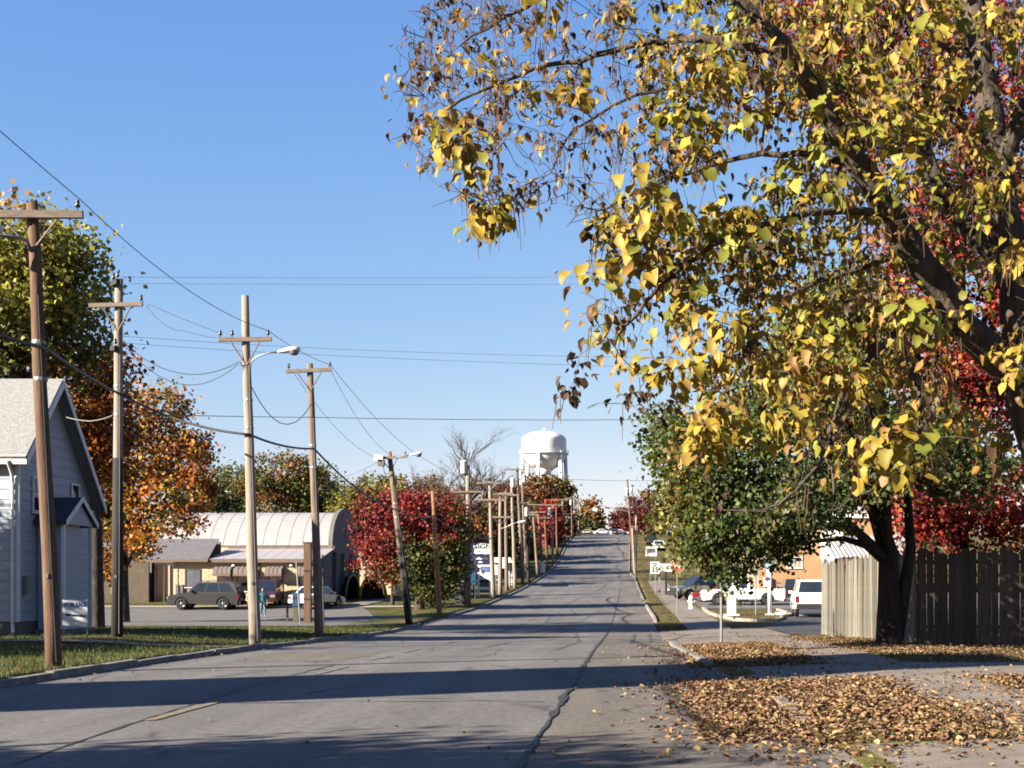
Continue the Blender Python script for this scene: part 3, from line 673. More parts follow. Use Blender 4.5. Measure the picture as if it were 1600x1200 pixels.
    # front window and meters
    w = window(b, (-1.72, -.004, 1.15), (1, 0, 0), (0, -1, 0), .95, 1.12, fr=.07, pane=M['glass_blue'], muntin=False)
    w.data.materials[0] = M['dark_grey']
    for x in (-2.3, -1.98):
        q = MB(); q.bx(x - .09, x + .09, -.16, 0, .4, 1.25); q.build('meter_box', M['grey_roof'], b)
    q = MB(); q.tube([(-2.3, -.03, 1.25), (-2.3, -.03, 2.8)], .025, 6); q.build('conduit', M['galv'], b)
    # windows under boxed awnings
    for x, ww in ((.35, 1.2), (1.75, 1.25), (3.9, 1.15), (6.05, 1.2)):
        w = window(b, (x + .12, -.004, .85), (1, 0, 0), (0, -1, 0), ww - .24, 1.15, fr=.05, pane=M['glass'], muntin=False); w.data.materials[0] = M['dark_grey']
        q = MB(); q.prism([(-.02, 2.55), (-.75, 2.32), (-.78, 1.88), (-.70, 1.88), (-.02, 2.0)], 'x', x, x + ww); aw = q.build('awning', M['awning'], b)
        q = MB(); q.bx(x - .01, x + ww + .01, -.80, -.78, 1.84, 1.98); q.build('valance', M['fascia'], aw)
        for s in range(1, 4): 
            q = MB(); q.tube([(x + ww * s / 4, -.02, 2.565), (x + ww * s / 4, -.765, 2.335), (x + ww * s / 4, -.795, 1.98)], .012, 4); q.build('rib', M['fascia'], aw)
    q = MB(); q.bx(7.2, 7.42, -.75, -.1, 1.75, 2.5); q.build('blue_panel', M['navy'], b, label='small dark blue projecting panel')
    # visible block joints on the front: shallow proud blocks, the largest ones only
    bw, bhh = .40, .20; zz = -.3; r_ = 0; cnt = 0
    while zz < 2.6:
        xx = -2.4 + (bw / 2 if r_ % 2 else 0)
        while xx < XE - .2:
            blocked = any(x0 - .3 < xx < x0 + w0 + .3 and .7 < zz < 2.7 for x0, w0 in ((-1.75, 1.0), (.35, 1.2), (1.75, 1.25), (3.9, 1.15), (6.05, 1.2)))
            if not blocked and cnt < 290:
                o = link('block', bmesh_block, b); o.location = (xx, 0 - rnd.uniform(0, .004), zz); cnt += 1
            xx += bw + .012
        zz += bhh + .012; r_ += 1
hall()

# ---------------- low tan building past the hall
def tan_block():
    b = thing('tan_building', 'plain low tan building standing behind the crimson tree', 'building', (-25.0, 118, 1.05))
    m = MB(); m.bx(0, 5.4, 0, 8, -1, 3.6); m.build('wall', M['tan'], b)
    m = MB(); m.bx(-.15, 5.55, -.15, 8.15, 3.6, 3.85); m.build('roof', M['grey_roof'], b)
    window(b, (3.4, -.005, 1.2), (1, 0, 0), (0, -1, 0), 1.2, 1.2)
    m = MB(); m.bx(1.2, 2.2, -.05, 0, -.2, 2.1); d = m.build('door', M['dark_grey'], b)
tan_block()

# ---------------- orange brick building on the right
def brick_building():
    b = thing('brick_building', 'orange brick building with pale corner behind the parking lot', 'building', (9.0, 124, 1.0))
    m = MB(); m.bx(2.2, 15, 0, 14, -.6, 6.6); m.build('wall', M['orange_brick'], b)
    m = MB(); m.bx(-.5, 2.2, .05, 14, -.6, 6.2); m.build('corner_bay', M['tan'], b)
    m = MB(); m.bx(2.0, 15.2, -.2, 14.2, 6.6, 6.95); m.build('coping', M['white'], b)
    for x in (4.7, 10.5):
        w = window(b, (x, -.005, 2.3), (1, 0, 0), (0, -1, 0), 1.25, .85, pane=M['blind'], muntin=False)
        for k in range(1, 4):
            q = MB(); q.bx(x + 1.25 * k / 4 - .02, x + 1.25 * k / 4 + .02, -.05, -.012, 2.3, 3.15); q.build('mullion', M['tan'], w)
    m = MB(); m.bx(2.6, 3.3, -.25, 0, .6, 1.4); m.build('wall_box', M['white'], b)
    m = MB(); m.bx(2.2, 15, -.04, 0, .9, 1.06); m.build('brick_band', M['concrete'], b)
    m = MB(); m.bx(7.6, 9.4, -.9, 0, 3.0, 6.3); m.build('stair_bay', M['white'], b)
brick_building()
# ================================================================== POLES AND WIRES
POLES = []
def utility_pole(label, bpx, Y, tpx, tpy, r0=.15, r1=.1, mt='pole', arms=(), group='utility poles along the left kerb', X=None, dark_base=0, trans=None, lamp=None, clamps=True):
    x = (bpx - VX) * Y / F if X is None else X
    base = Vector((x, Y, gz(x, Y))); top = P(tpx, tpy, Y) - base
    t = thing('utility_pole', label, 'utility pole', base, 0, group)
    seg = [Vector((0, 0, -.3))] + [top * k for k in (.1, .25, .45, .65, .85, 1.0)]
    for k in range(2, 6): seg[k] = seg[k] + Vector((rnd.uniform(-.02, .02), 0, 0))
    rr = [r0 + (r1 - r0) * k for k in (0, .1, .25, .45, .65, .85, 1.0)]
    m = MB(); m.tube(seg, rr, 12 if Y < 100 else 7); m.build('pole', M[mt], t, True)
    if dark_base:
        m = MB(); m.tube([Vector((0, 0, -.2)), top * (dark_base * .5), top * dark_base], [r0 * 1.04, r0 * 1.03, (r0 + (r1 - r0) * dark_base) * 1.04], 12); m.build('shade_sleeve', M['pole_black_and_shade'], t, True)  # dark sleeve: shade on the lower pole put into colour
    for a in arms:
        c = top * a['f']; yaw = a.get('yaw', .0); tilt = a.get('tilt', 0.0); l, r_ = a['L']
        d = Vector((math.cos(yaw) * math.cos(tilt), math.sin(yaw) * math.cos(tilt), math.sin(tilt)))
        off = Vector((math.sin(yaw), -math.cos(yaw), 0)) * (r1 + .05)
        m = MB(); mid = c + off + d * (r_ - l) / 2; th = a.get('th', .115)
        m.box(mid, (l + r_, th * .85, th), rz=yaw, ry=-tilt); ar = m.build('crossarm', M[a.get('mat', 'crossarm')], t)
        for s in a.get('ins', ()):
            p = c + off + d * s + Vector((0, 0, th / 2))
            m = MB(); m.lathe([(0.012, 0), (.012, .06), (.05, .065), (.055, .11), (.03, .13), (.045, .15), (.04, .19), (0, .21)], 8 if Y < 100 else 5, p); m.build('insulator', M['insul'], ar, True)
        if a.get('brace', True) and Y < 130:
            for s in (-1, 1):
                m = MB(); e = c + off * 1.2 + d * (s * min(l, r_) * .6); f = top * (a['f'] - .075) + off * .6; m.tube([e, f], .022, 5); m.build('brace', M['crossarm'], t)
    if trans:
        s, f = trans; c = top * f + Vector((s * (r1 + .26), -.1, 0))
        m = MB(); m.lathe([(0, -.45), (.2, -.44), (.23, -.4), (.23, .35), (.25, .37), (.25, .42), (.15, .47), (0, .48)], 14, c); tr = m.build('transformer', M['lamp_white'], t, True)
        m = MB(); m.lathe([(.03, .45), (.05, .52), (.02, .6), (.04, .66), (0, .68)], 6, c); m.build('bushing', M['insul'], tr)
    if lamp:
        path, rad, hd = lamp
        m = MB(); m.tube([p - base for p in path], rad, 8); la = m.build('lamp_arm', M['galv'], t, True)
        if hd: lamp_head(path[-1] - base, hd, la)
    if Y < 100:
        sd = Vector((.6, -.8, 0)).normalized(); m = MB(); m.tube([top * f + sd * (r0 + (r1 - r0) * f + .012) for f in (.01, .2, .4, .6, .8)], .014, 5); m.build('ground_wire', M['galv'] if Y > 30 else M['cable'], t)
        m = MB(); f = 1.7 / top.z; m.box(top * f + Vector((0, -(r0 + .006), 0)), (.06, .012, .09)); m.build('number_tag', M['grey_roof'], t)
        for f in (.62, .7):
            m = MB(); m.lathe([(r0 + (r1 - r0) * f + .006, -.035), (r0 + (r1 - r0) * f + .012, 0), (r0 + (r1 - r0) * f + .006, .035)], 12, top * f); m.build('band', M['galv'], t)
    POLES.append((t, base, top)); return t, base, top

def lamp_head(p, L, parent, yaw=0.0):
    """cobra-head street light; starts at p and runs L along +x"""
    pts = []; n = 9
    m = MB(); vs = []; fs = []; k = 10
    prof = [(0, .05, .05), (.12, .07, .07), (.3, .12, .10), (.55, .17, .13), (.8, .17, .13), (.95, .11, .09), (1.0, .03, .03)]
    c, s = math.cos(yaw), math.sin(yaw)
    for f, w, h in prof:
        for j in range(k):
            a = 2 * PI * j / k; y = w * math.cos(a) * L / .75; z = h * math.sin(a) * L / .75
            if z < 0: z *= .55
            vs.append((p.x + f * L * c - y * s, p.y + f * L * s + y * c, p.z + z + .12 * f * L))
    for i in range(len(prof) - 1):
        for j in range(k):
            a = i * k + j; b = i * k + (j + 1) % k; fs.append((a, b, b + k, a + k))
    fs += [tuple(range(k)), tuple((len(prof) - 1) * k + j for j in range(k))]
    m.add(vs, fs); o = m.build('lamp_head', M['lamp_white'], parent, True)
    m = MB(); m.lathe([(0, -.10), (.08, -.085), (.13, -.04), (.15, .02)], 10, (p.x + .72 * L * c, p.y + .72 * L * s, p.z)); m.build('lamp_lens', M['lamp_lens'], o, True)

A = dict
n1 = utility_pole('nearest brown wooden utility pole, standing on the verge in front of the white house', 85, 26.7, 50, 318, .15, .105, 'pole_brown',
    [A(f=.972, L=(2.3, .95), yaw=.12, tilt=.03, ins=(.85, -1.0, -1.9), th=.14)], lamp=([P(47, 392, 26.6), P(43, 378, 26.5), P(30, 371, 26.4), P(10, 368, 26.3), P(-60, 366, 26.0)], .03, 0.75))
n2 = utility_pole('utility pole with shade-coloured lower half and short skewed arms, set back on the lawn', 183, 40.0, 186, 436, .155, .11, 'pole_pale',
    [A(f=.985, L=(.12, .42), yaw=-.9, ins=(0.0, .35), mat='crossarm_dark', brace=False, th=.13), A(f=.925, L=(.78, .72), ins=(.68,), yaw=.0, tilt=.03), A(f=.805, L=(.1, .42), yaw=-1.0, tilt=-.12, ins=(.3,), mat='crossarm_dark', brace=False, th=.13)], dark_base=.5)
n3 = utility_pole('pale utility pole carrying a white street lamp on a curved arm above the grass verge', 399, 39.4, 383, 462, .165, .1, 'pole_pale',
    [A(f=.872, L=(.72, .72), ins=(-.68, -.36, .62), yaw=.05, tilt=.02)], dark_base=.0,
    lamp=([P(391, 580, 39.25), P(392, 566, 39.2), P(402, 557, 39.15), P(420, 551, 39.1), P(434, 550, 39.1)], .022, .62))
n4 = utility_pole('grey utility pole with one tilted crossarm standing right of the lamp pole', 499, 47.5, 484, 568, .15, .1, 'pole',
    [A(f=.972, L=(.76, .74), ins=(-.68, .68), yaw=.04, tilt=.05)], dark_base=.0)
n5 = utility_pole('leaning dark-footed utility pole with flood lamp and street lamp before the crimson tree', 640, 67, 608, 706, .17, .11, 'pole',
    [A(f=.965, L=(.7, .85), ins=(.75,), yaw=.0, tilt=.06)], dark_base=.42,
    lamp=([P(612, 716, 66.8), P(622, 714, 66.7), P(632, 712, 66.6), P(640, 711, 66.6)], .02, .58))
# the flood lamp on its left end
def flood():
    t, base, top = n5; c = P(592, 716, 66.8) - base
    m = MB(); m.box(c, (.42, .4, .3), ry=.2); o = m.build('flood_lamp', M['lamp_white'], t)
    m = MB(); m.box(c + Vector((.12, -.05, -.22)), (.3, .3, .28)); m.build('ballast_box', M['grey_wall'], o)
    m = MB(); m.tube([c + Vector((.2, 0, -.3)), c + Vector((.25, 0, -.75)), c + Vector((.6, 0, -.7))], .03, 5); m.build('bracket', M['galv'], o)
flood()
n6 = utility_pole('bare orange-brown pole without arms, right of the leaning lamp pole', 687, 77.5, 676, 767, .16, .105, 'pole_orange')
n7 = utility_pole('pale weathered pole before the bare tree, with a top box and low crossarm', 732, 96, 731, 727, .19, .14, 'pole_pale',
    [A(f=.81, L=(1.05, 1.1), ins=(-.9, .9, .5), yaw=.0)], trans=(-.6, .985))
FAR = [
 # label, base px, Y, top px, top py, mat, arms, transformer, lamp
 ('tall pole with two crossarms next to the sign board', 771, 110, 765, 752, 'pole_pale', [A(f=.985, L=(1.0, .9), ins=(-.8, .8)), A(f=.84, L=(1.0, 1.2), ins=(.8,))], None),
 ('slim pole with a high and a middle crossarm just right of the sign board', 781.5, 118, 782, 770, 'pole_pale', [A(f=.985, L=(.6, .7), ins=(-.5, .5)), A(f=.76, L=(.9, 1.1), ins=(.6,))], None),
 ('slim pole close beside the white canopy, its bracket lamp reaching right', 792, 126, 790, 768, 'pole', [A(f=.98, L=(.5, .7))], None),
 ('pole with a white transformer at its very top', 805, 133, 799, 752, 'pole_pale', [A(f=.87, L=(.7, .7), ins=(.5,))], (.4, .985)),
 ('tall brown pole crossing the left leg of the water tower', 817, 143, 808, 731, 'pole', [A(f=.985, L=(1.1, .9), ins=(-.9, .7))], None),
 ('tall thin pole with a transformer in front of the tower trees', 823, 158, 815, 736, 'pole', [A(f=.7, L=(.7, .7))], (.7, .93)),
 ('short black pole with a transformer among the pale ones', 826, 148, 822, 797, 'pole_black_and_shade', [], (.2, .97)),
 ('slim brown pole next after the short black one', 840.5, 163, 833, 802, 'pole', [A(f=.97, L=(.6, .6))], None),
 ('pole with a lopsided crossarm before the red shrub', 848, 172, 841, 799, 'pole', [A(f=.985, L=(1.4, .9), tilt=.05)], None),
 ('thin dark pole against the crimson roadside tree', 855.5, 182, 851, 806, 'pole_brown', [A(f=.96, L=(.7, .7))], None),
 ('straight pole with broad crossarm and white transformer, halfway up the hill', 864, 195, 861, 788, 'pole_pale', [A(f=.985, L=(3.2, .6), tilt=-.03, ins=(-2.6, .4))], (-.5, .88)),
 ('thin dark pole behind the broad-armed one', 871, 207, 869, 787, 'pole_brown', [A(f=.97, L=(.9, .9))], None),
 ('pole with a wide top arm and small white box near the hilltop', 883, 231, 878.5, 780, 'pole_pale', [A(f=.985, L=(1.9, 1.0), ins=(-1.6, .8))], None),
 ('brown pole at the edge of the hilltop', 894, 259, 893, 776, 'pole_brown', [A(f=.95, L=(1.0, 1.0))], (-.3, .85)),
 ('pale pole on the hilltop holding the signal wire', 898, 268, 897, 776, 'pole_pale', [A(f=.93, L=(.8, .8))], None),
 ('farthest pole, beside the brown tree at the crest', 905, 290, 902.5, 782, 'pole', [A(f=.94, L=(.8, .8))], None),
]
far = []
for lab, bp, Y, tpx, tpy, mt, arms, tr in FAR:
    far.append(utility_pole(lab, bp, Y, tpx, tpy, .19, .13, mt, [dict(a, th=.16) for a in arms], trans=tr))
def p10lamp():
    t, base, top = far[1]
    pts = [P(782, 826, 117.8), P(790, 824, 117.6), P(800, 819, 117.4), P(808, 816.5, 117.2)]
    m = MB(); m.tube([p - base for p in pts], .045, 6); la = m.build('lamp_arm', M['galv'], t, True); lamp_head(pts[-1] - base, .75, la)
p10lamp()
t, base, top = far[12]; m = MB(); m.box(top * .66 + Vector((0, -.2, 0)), (.75, .3, .25)); m.build('white_box', M['lamp_white'], t)
t, base, top = far[8]; m = MB(); m.tube([top * .0, top * .18], .3, 8); m.build('white_guard', M['white'], t)

RG = 'poles on the right side of the street'
r1 = utility_pole('brown pole with two white transformers right of the distant road', 984, 212, 980, 749, .2, .13, 'pole_brown', [A(f=.62, L=(1.6, .3), th=.14)], RG, X=.35, trans=(-.35, .84))
t, base, top = r1; m = MB(); m.lathe([(0, -.5), (.26, -.48), (.26, .4), (.1, .5), (0, .52)], 12, top * .85 + Vector((.45, 0, 0))); m.build('transformer', M['lamp_white'], t, True)
r2 = utility_pole('pale wooden post on the right verge with a lamp arm at top', 992, 171, 988, 822, .17, .14, 'pole_pale', [A(f=.98, L=(.3, .7), th=.12)], RG)
r3 = utility_pole('thin grey post on the right verge before the white framed sign', 993.5, 150, 994, 800, .1, .07, 'galv', [], RG)

def wire(label, pts, r=.011, sag=0.0, mt='wire', cat='cable', name='power_cable', group='overhead cables'):
    """pts: world points; each span hangs between its ends"""
    m = MB(); out = []
    sags = sag if hasattr(sag, '__len__') else [sag] * (len(pts) - 1)
    for a, b, s in zip(pts[:-1], pts[1:], sags):
        n = 16
        for k in range(n): 
            f = k / n; p = a.lerp(b, f); out.append(p - Vector((0, 0, 4 * s * f * (1 - f))))
    out.append(pts[-1]); o0 = Vector(out[0])
    rad = [r * max(1.0, p.y / 60.0) ** .6 for p in out]
    m.tube([p - o0 for p in out], rad, 5, False); o = m.build(name, M[mt], None, True); o.location = o0
    return tag(o, label, cat, group)
def tp(n, f, dx=0.0, dz=0.0): t, b, top = n; return b + top * f + Vector((dx, -.1, dz))
a1 = tp(n1, .975, .95, .25)
wire('thin cable falling from the top left corner past the lamp pole down the street', [Vector((-9.6, 12, 9.4)), a1, tp(n3, .878, .62, .2), tp(n4, .978, .7, .15), P(650, 709, 66.6), tp(far[0], .98, .8, .1)], .009, [.1, .35, .1, .25, .5])
wire('thick dark telephone cable sagging from pole to pole down the left side', [Vector((-11.3, 8, 6.2)), P(72, 545, 26.5), P(182, 613, 39.8), P(390, 679, 39.2), P(491, 701, 47.3), P(624, 798, 66.8), P(679, 806, 77.3), P(731, 829, 95.8), P(770, 840, 110)], .035, [.25, .05, .22, .12, .35, .2, .3, .3], 'cable', name='telephone_cable')
wire('upper slack cable hanging between the set back pole and the lamp pole', [P(199, 541, 39.9), P(374, 565, 39.2)], .013, .55, 'cable')
wire('lower slack cable hanging between the set back pole and the lamp pole', [P(200, 546, 39.9), P(373, 568, 39.2)], .012, .78, 'cable')
wire('slack cable hanging between the lamp pole and the tilted-arm pole', [P(376, 566, 39.2), P(487, 630, 47.3)], .014, 1.15, 'cable')
wire('pale straight cable crossing the whole street above the water tower', [P(186, 646, 39.9), P(485, 652, 43), P(1075, 655, 52)], .011, [.02, .05], 'wire_pale')
wire('white service cable from the house gable to the set back pole', [P(104, 652, 43), P(140, 658, 41), P(176, 649, 39.9)], .016, [.02, .03], 'wire_pale', name='service_cable')
wire('highest of the faint cables crossing the sky over the street', [P(188, 433, 39.9), P(930, 433, 60), P(1250, 420, 70)], 0.0045, [.02, .02], 'wire_grey')
wire('second faint cable crossing the sky over the street just under the highest', [P(203, 443, 39.9), P(930, 444, 60), P(1250, 434, 70)], 0.0045, [.02, .02], 'wire_grey')
wire('upper of the two cables slanting right across the sky at lamp height', [P(160, 523, 40), P(540, 546, 52), P(920, 557, 60), P(1200, 560, 68)], 0.006, .03, 'wire_grey')
wire('lower of the two cables slanting right across the sky at lamp height', [P(160, 533, 40), P(470, 553, 50), P(920, 571, 60), P(1200, 578, 68)], 0.006, .03, 'wire_grey')
wire('looping cable from the skewed arm pole to the lamp pole crossarm', [P(229, 474, 39.9), P(345, 521, 39.2)], .008, .02)
wire('sagging thin loop under the skewed arm pole crossarm', [P(229, 478, 39.9), P(290, 517, 39.7), P(385, 527, 39.2)], .007, [.2, .1])
wire('faint cable from the tilted-arm pole down to the flood lamp pole', [P(515, 575, 47.4), P(606, 708, 66.7)], .008, .4)
wire('faint left cable from the tilted-arm pole down to the flood lamp', [P(455, 577, 47.4), P(585, 714, 66.7)], .008, .45)
wire('cable from the flood lamp pole toward the hall roof', [P(590, 722, 66.7), P(535, 745, 100)], .009, .1)
wire('row of cables strung along the distant poles', [tp(far[k], .97) for k in range(0, 16, 1)], .014, .25)
wire('lower cable strung along the distant poles', [tp(far[k], .72) for k in range(0, 16, 1)], .016, .3)
wire('faint cable crossing the road in front of the far hill', [P(880, 748, 190), P(985, 751, 212), P(1100, 748, 220)], .012, .1)

# hanging traffic signal over the crest
sg = thing('traffic_signal', 'black traffic signal hung over the road at the crest of the hill', 'traffic signal', P(936, 797, 262))
m = MB(); m.box((0, 0, 0), (.5, .4, 1.35)); m.build('housing', M['black'], sg)
for k, c in enumerate(('red_lens', 'yellow', 'green_paint')):
    m = MB(); m.lathe([(0, 0), (.15, .02), (.17, .06)], 10); o = m.build('lens', M[c], sg); o.location = (0, -.27, .42 - .42 * k); o.rotation_euler = (PI / 2, 0, 0)
m = MB(); m.box((-.75, 0, .1), (.85, .05, .6), ry=.3); m.build('white_plate', M['white'], sg)  # plain white plate at the left of the housing
m = MB(); m.tube([(0, 0, .67), (0, 0, .85)], .04, 5); m.build('hanger', M['galv'], sg)
wire('signal span wire across the road at the hilltop', [tp(far[14], .45), P(936, 789, 262), P(982, 799, 262)], .03, .05, 'wire_pale', name='span_wire')
# two lamp standards and a vent seen over the hall roof
for (px, py, Y, lab) in ((361, 767, 150, 'slim lamp standard with white head behind the hall roof'), (405, 766, 150, 'thin bare mast behind the hall roof beside the pale pole')):
    b = Vector(((px - VX) * Y / F, Y, gz((px - VX) * Y / F, Y))); t = thing('lamp_standard', lab, 'lamp post', b); hh = P(px, py, Y).z - b.z
    m = MB(); m.tube([(0, 0, 0), (0, 0, hh)], [.13, .08], 7); m.build('mast', M['galv'], t)
    m = MB(); m.box((-.25 if px < 400 else 0, 0, hh), (.8 if px < 400 else .3, .35, .25)); m.build('lamp_head', M['lamp_white'], t)

# ================================================================== WATER TOWER
def water_tower():
    Y = 470.0; c = P(850, 917, Y); x0 = c.x; k = Y / F; zb = 16.6
    Z = lambda py: EYE + (VY - py) * k - zb
    t = thing('water_tower', 'white legged water tower on the skyline beyond the hill', 'water tower', (x0, Y, zb))
    r = 35.0 * k; ze = Z(709); ztop = Z(674)
    prof = [(0, ztop)] + [(r * math.sin(a), Z(688) + (ztop - Z(688)) * math.cos(a)) for a in (.2, .4, .6, .8, 1.0, 1.2, 1.35, 1.48)] + [(r, Z(690)), (r, ze)]
    bot = Z(735)
    prof += [(r * math.cos(a), ze + (bot - ze) * math.sin(a)) for a in (.25, .5, .75, 1.0, 1.2)] + [(1.6, bot - .3)]
    m = MB(); m.lathe(prof, 40); m.build('tank', M['tower_white'], t, True)
    m = MB(); m.lathe([(r, ze - .25), (r + .75, ze - .25), (r + .75, ze + .05), (r, ze + .05)], 40); m.build('walkway', M['tower_white'], t)
    m = MB()
    for j in range(40):
        a = 2 * PI * j / 40; m.tube([((r + .7) * math.cos(a), (r + .7) * math.sin(a), ze), ((r + .7) * math.cos(a), (r + .7) * math.sin(a), ze + 1.1)], .035, 4)
    for zz in (.55, 1.1): m.tube([((r + .7) * math.cos(2 * PI * j / 40), (r + .7) * math.sin(2 * PI * j / 40), ze + zz) for j in range(41)], .035, 4)
    m.build('railing', M['tower_white'], t)
    m = MB(); m.tube([(0, 0, -1), (0, 0, bot - 2.6), (0, 0, bot - 1.2), (0, 0, bot + .5)], [1.0, 1.0, 1.5, 3.4], 20); m.build('riser', M['tower_white'], t, True)
    for j in range(6):
        a = 2 * PI * (j + .33) / 6
        m = MB(); m.tube([((r + 1.2) * math.cos(a), (r + 1.2) * math.sin(a), -1), ((r - .1) * math.cos(a), (r - .1) * math.sin(a), ze + .5)], .62, 14); m.build('leg', M['tower_white'], t, True)
    zm = Z(764)
    for j in range(6):
        a = 2 * PI * (j + .33) / 6; b = 2 * PI * (j + 1.33) / 6
        m = MB(); m.tube([((r + .6) * math.cos(a), (r + .6) * math.sin(a), zm - 2), ((r + .6) * math.cos(b), (r + .6) * math.sin(b), zm - 2)], .22, 6); m.build('strut', M['tower_white'], t)
    m = MB(); m.lathe([(.6, ztop - .1), (.6, ztop + .35), (.15, ztop + .5), (.15, ztop + 1.1), (0, ztop + 1.15)], 10); m.build('finial', M['tower_white'], t)
water_tower()

# ================================================================== SIGNS AND STREET FURNITURE
def post_sign(label, px, Y, ztop, w, h, ps, cat='sign', name='road_sign', post='galv', r=.03, X=None):
    x = (px - VX) * Y / F if X is None else X
    t = thing(name, label, cat, (x, Y, gz(x, Y)))
    m = MB(); m.tube([(0, .03, -.2), (0, .03, ztop)], r, 6); m.build('post', M[post], t)
    return t
def plate(t, x0, x1, z0, z1, mt, name='plate', y=0.0, th=.012):
    m = MB(); m.bx(x0, x1, y - th, y, z0, z1); return m.build(name, M[mt], t)
# speed limit 35
t = post_sign('white speed limit 35 sign on a thin post on the right verge', 1024, 100, 2.95, .6, .8, None, 'sign', 'speed_sign')
zc = P(1022, 887, 100).z - gz(t.location.x, 100); p = plate(t, -.36, .29, zc - .42, zc + .42, 'white', 'sign_plate', -.02)
text('SPEED', 'lettering', .16, (-.035, -.036, zc + .29), p, M['black'], sx=.9); text('LIMIT', 'lettering', .16, (-.035, -.036, zc + .13), p, M['black'], sx=.95); text('35', 'numerals', .50, (-.035, -.036, zc - .17), p, M['black'])
# stop sign
t = post_sign('red octagonal stop sign half covered by the green tree', 1058, 78, 3.1, .8, .8, None, 'sign', 'stop_sign')
zc = P(1058, 884, 78).z - gz(t.location.x, 78)
oc = [(.42 * math.cos(PI / 8 + k * PI / 4), zc + .42 * math.sin(PI / 8 + k * PI / 4)) for k in range(8)]
m = MB(); m.prism(oc, 'y', -.035, -.02); p = m.build('sign_plate', M['sign_red'], t)
oc2 = [(.40 * math.cos(PI / 8 + k * PI / 4), zc + .40 * math.sin(PI / 8 + k * PI / 4)) for k in range(8)]
for k in range(8):
    a = oc2[k]; b = oc2[(k + 1) % 8]; q = MB(); q.tube([(a[0], -.038, a[1]), (b[0], -.038, b[1])], .012, 4); q.build('border', M['white'], p)
text('STOP', 'lettering', .30, (0, -.04, zc), p, M['white'], sx=.95)
# nearer bare post with a small pale plate seen nearly edge-on
t = post_sign('grey steel post in the leafy verge with a small pale blue plate among the leaves', 1127, 42.6, 2.05, 0, 0, None, 'sign', 'sign_post', r=.042)
m = MB(); m.box((.12, -.03, 1.95), (.34, .012, .46), rz=.35); m.build('sign_plate', M['sky_blue'], t)
m = MB(); m.box((.02, -.05, 2.3), (.42, .012, .2), rz=1.15); m.build('street_name_plate', M['green_paint'], t)
t = post_sign('thin grey post on the grass island between the two white sign columns', 1181, 80, 2.6, 0, 0, None, 'sign', 'sign_post', r=.04)
m = MB(); m.box((0, -.01, 2.35), (.3, .012, .4)); m.build('sign_plate', M['galv'], t)
# framed white sign further off
t = post_sign('white framed sign board with grey face beside the distant sidewalk', 1014, 152, 2.4, 0, 0, None, 'sign', 'sign_board', X=2.1)
zc = P(1017, 861, 152).z - gz(2.1, 152); p = plate(t, -.5, .72, zc - .55, zc + .5, 'white', 'frame', -.03, .05); plate(p, -.32, .55, zc - .2, zc + .25, 'grey_roof', 'face', -.085, .01)
m = MB(); m.tube([(.6, .03, -.2), (.6, .03, zc)], .04, 6); m.build('post', M['galv'], t)
# small white lettered sign on two grey posts, left of the stop sign
t = thing('business_sign', 'small white lettered sign on two blue grey posts left of the stop sign', 'sign', (2.75, 118, gz(2.75, 118)))
zc = P(1042, 887, 118).z - gz(2.75, 118)
for x in (-.35, .22):
    m = MB(); m.bx(x - .09, x + .09, 0, .14, -.3, zc - .3); m.build('post', M['galv'], t)
p = plate(t, -.5, .9, zc - .32, zc + .32, 'white', 'sign_plate', -.02, .06); text('N', 'lettering', .5, (-.2, -.085, zc), p, M['grey_roof']); plate(p, .2, .7, zc + .05, zc + .15, 'grey_roof', 'bar', -.085, .006); plate(p, .2, .7, zc - .15, zc - .05, 'grey_roof', 'bar', -.085, .006)
# hydrant
g = Vector((3.85, 90, gz(3.85, 90))); t = thing('fire_hydrant', 'white fire hydrant beside the sidewalk in front of the white pickup', 'fire hydrant', g)
m = MB(); m.lathe([(.2, 0), (.2, .06), (.14, .08), (.14, .62), (.18, .64), (.18, .7), (.15, .74), (.12, .84), (.05, .9), (0, .91)], 14); m.build('barrel', M['white'], t, True)
for s in (-1, 1):
    m = MB(); m.tube([(0, 0, .5), (s * .24, 0, .5)], .075, 8); m.build('outlet', M['white'], t)
m = MB(); m.tube([(0, 0, .45), (0, -.25, .45)], .09, 8); m.build('outlet', M['white'], t)
m = MB(); m.lathe([(0, .9), (.045, .9), (.045, 1.0), (0, 1.01)], 6); m.build('nut', M['sign_red'], t)
# white columns on the island
g = GP(1143, 962); t = thing('sign_column', 'broad square white column on the grass island, top hidden in the tree', 'column', g)
m = MB(); m.bx(-.23, .23, -.2, .2, .08, 2.9); m.build('shaft', M['white'], t)
m = MB(); m.bx(-.42, .42, -.36, .36, -.15, .085); m.build('base_slab', M['white'], t)
m = MB(); m.bx(-.32, .32, -.27, .27, 2.9, 3.05); m.build('cap', M['white'], t)
g = GP(1202, 961); t = thing('sign_column', 'slim white post with a pale blue panel on top and white foot plate', 'column', g)
m = MB(); m.tube([(0, 0, 0), (0, 0, 2.55)], .155, 12); m.build('shaft', M['white'], t, True)
m = MB(); m.bx(-.26, .26, -.26, .26, -.1, .07); m.build('base_slab', M['white'], t)
m = MB(); m.bx(-.3, .38, -.08, .08, 2.55, 3.5); m.build('panel', M['sky_blue'], t)
m = MB(); m.bx(.32, .85, -.1, .15, -.05, .14); m.build('kerb_block', M['white'], t)
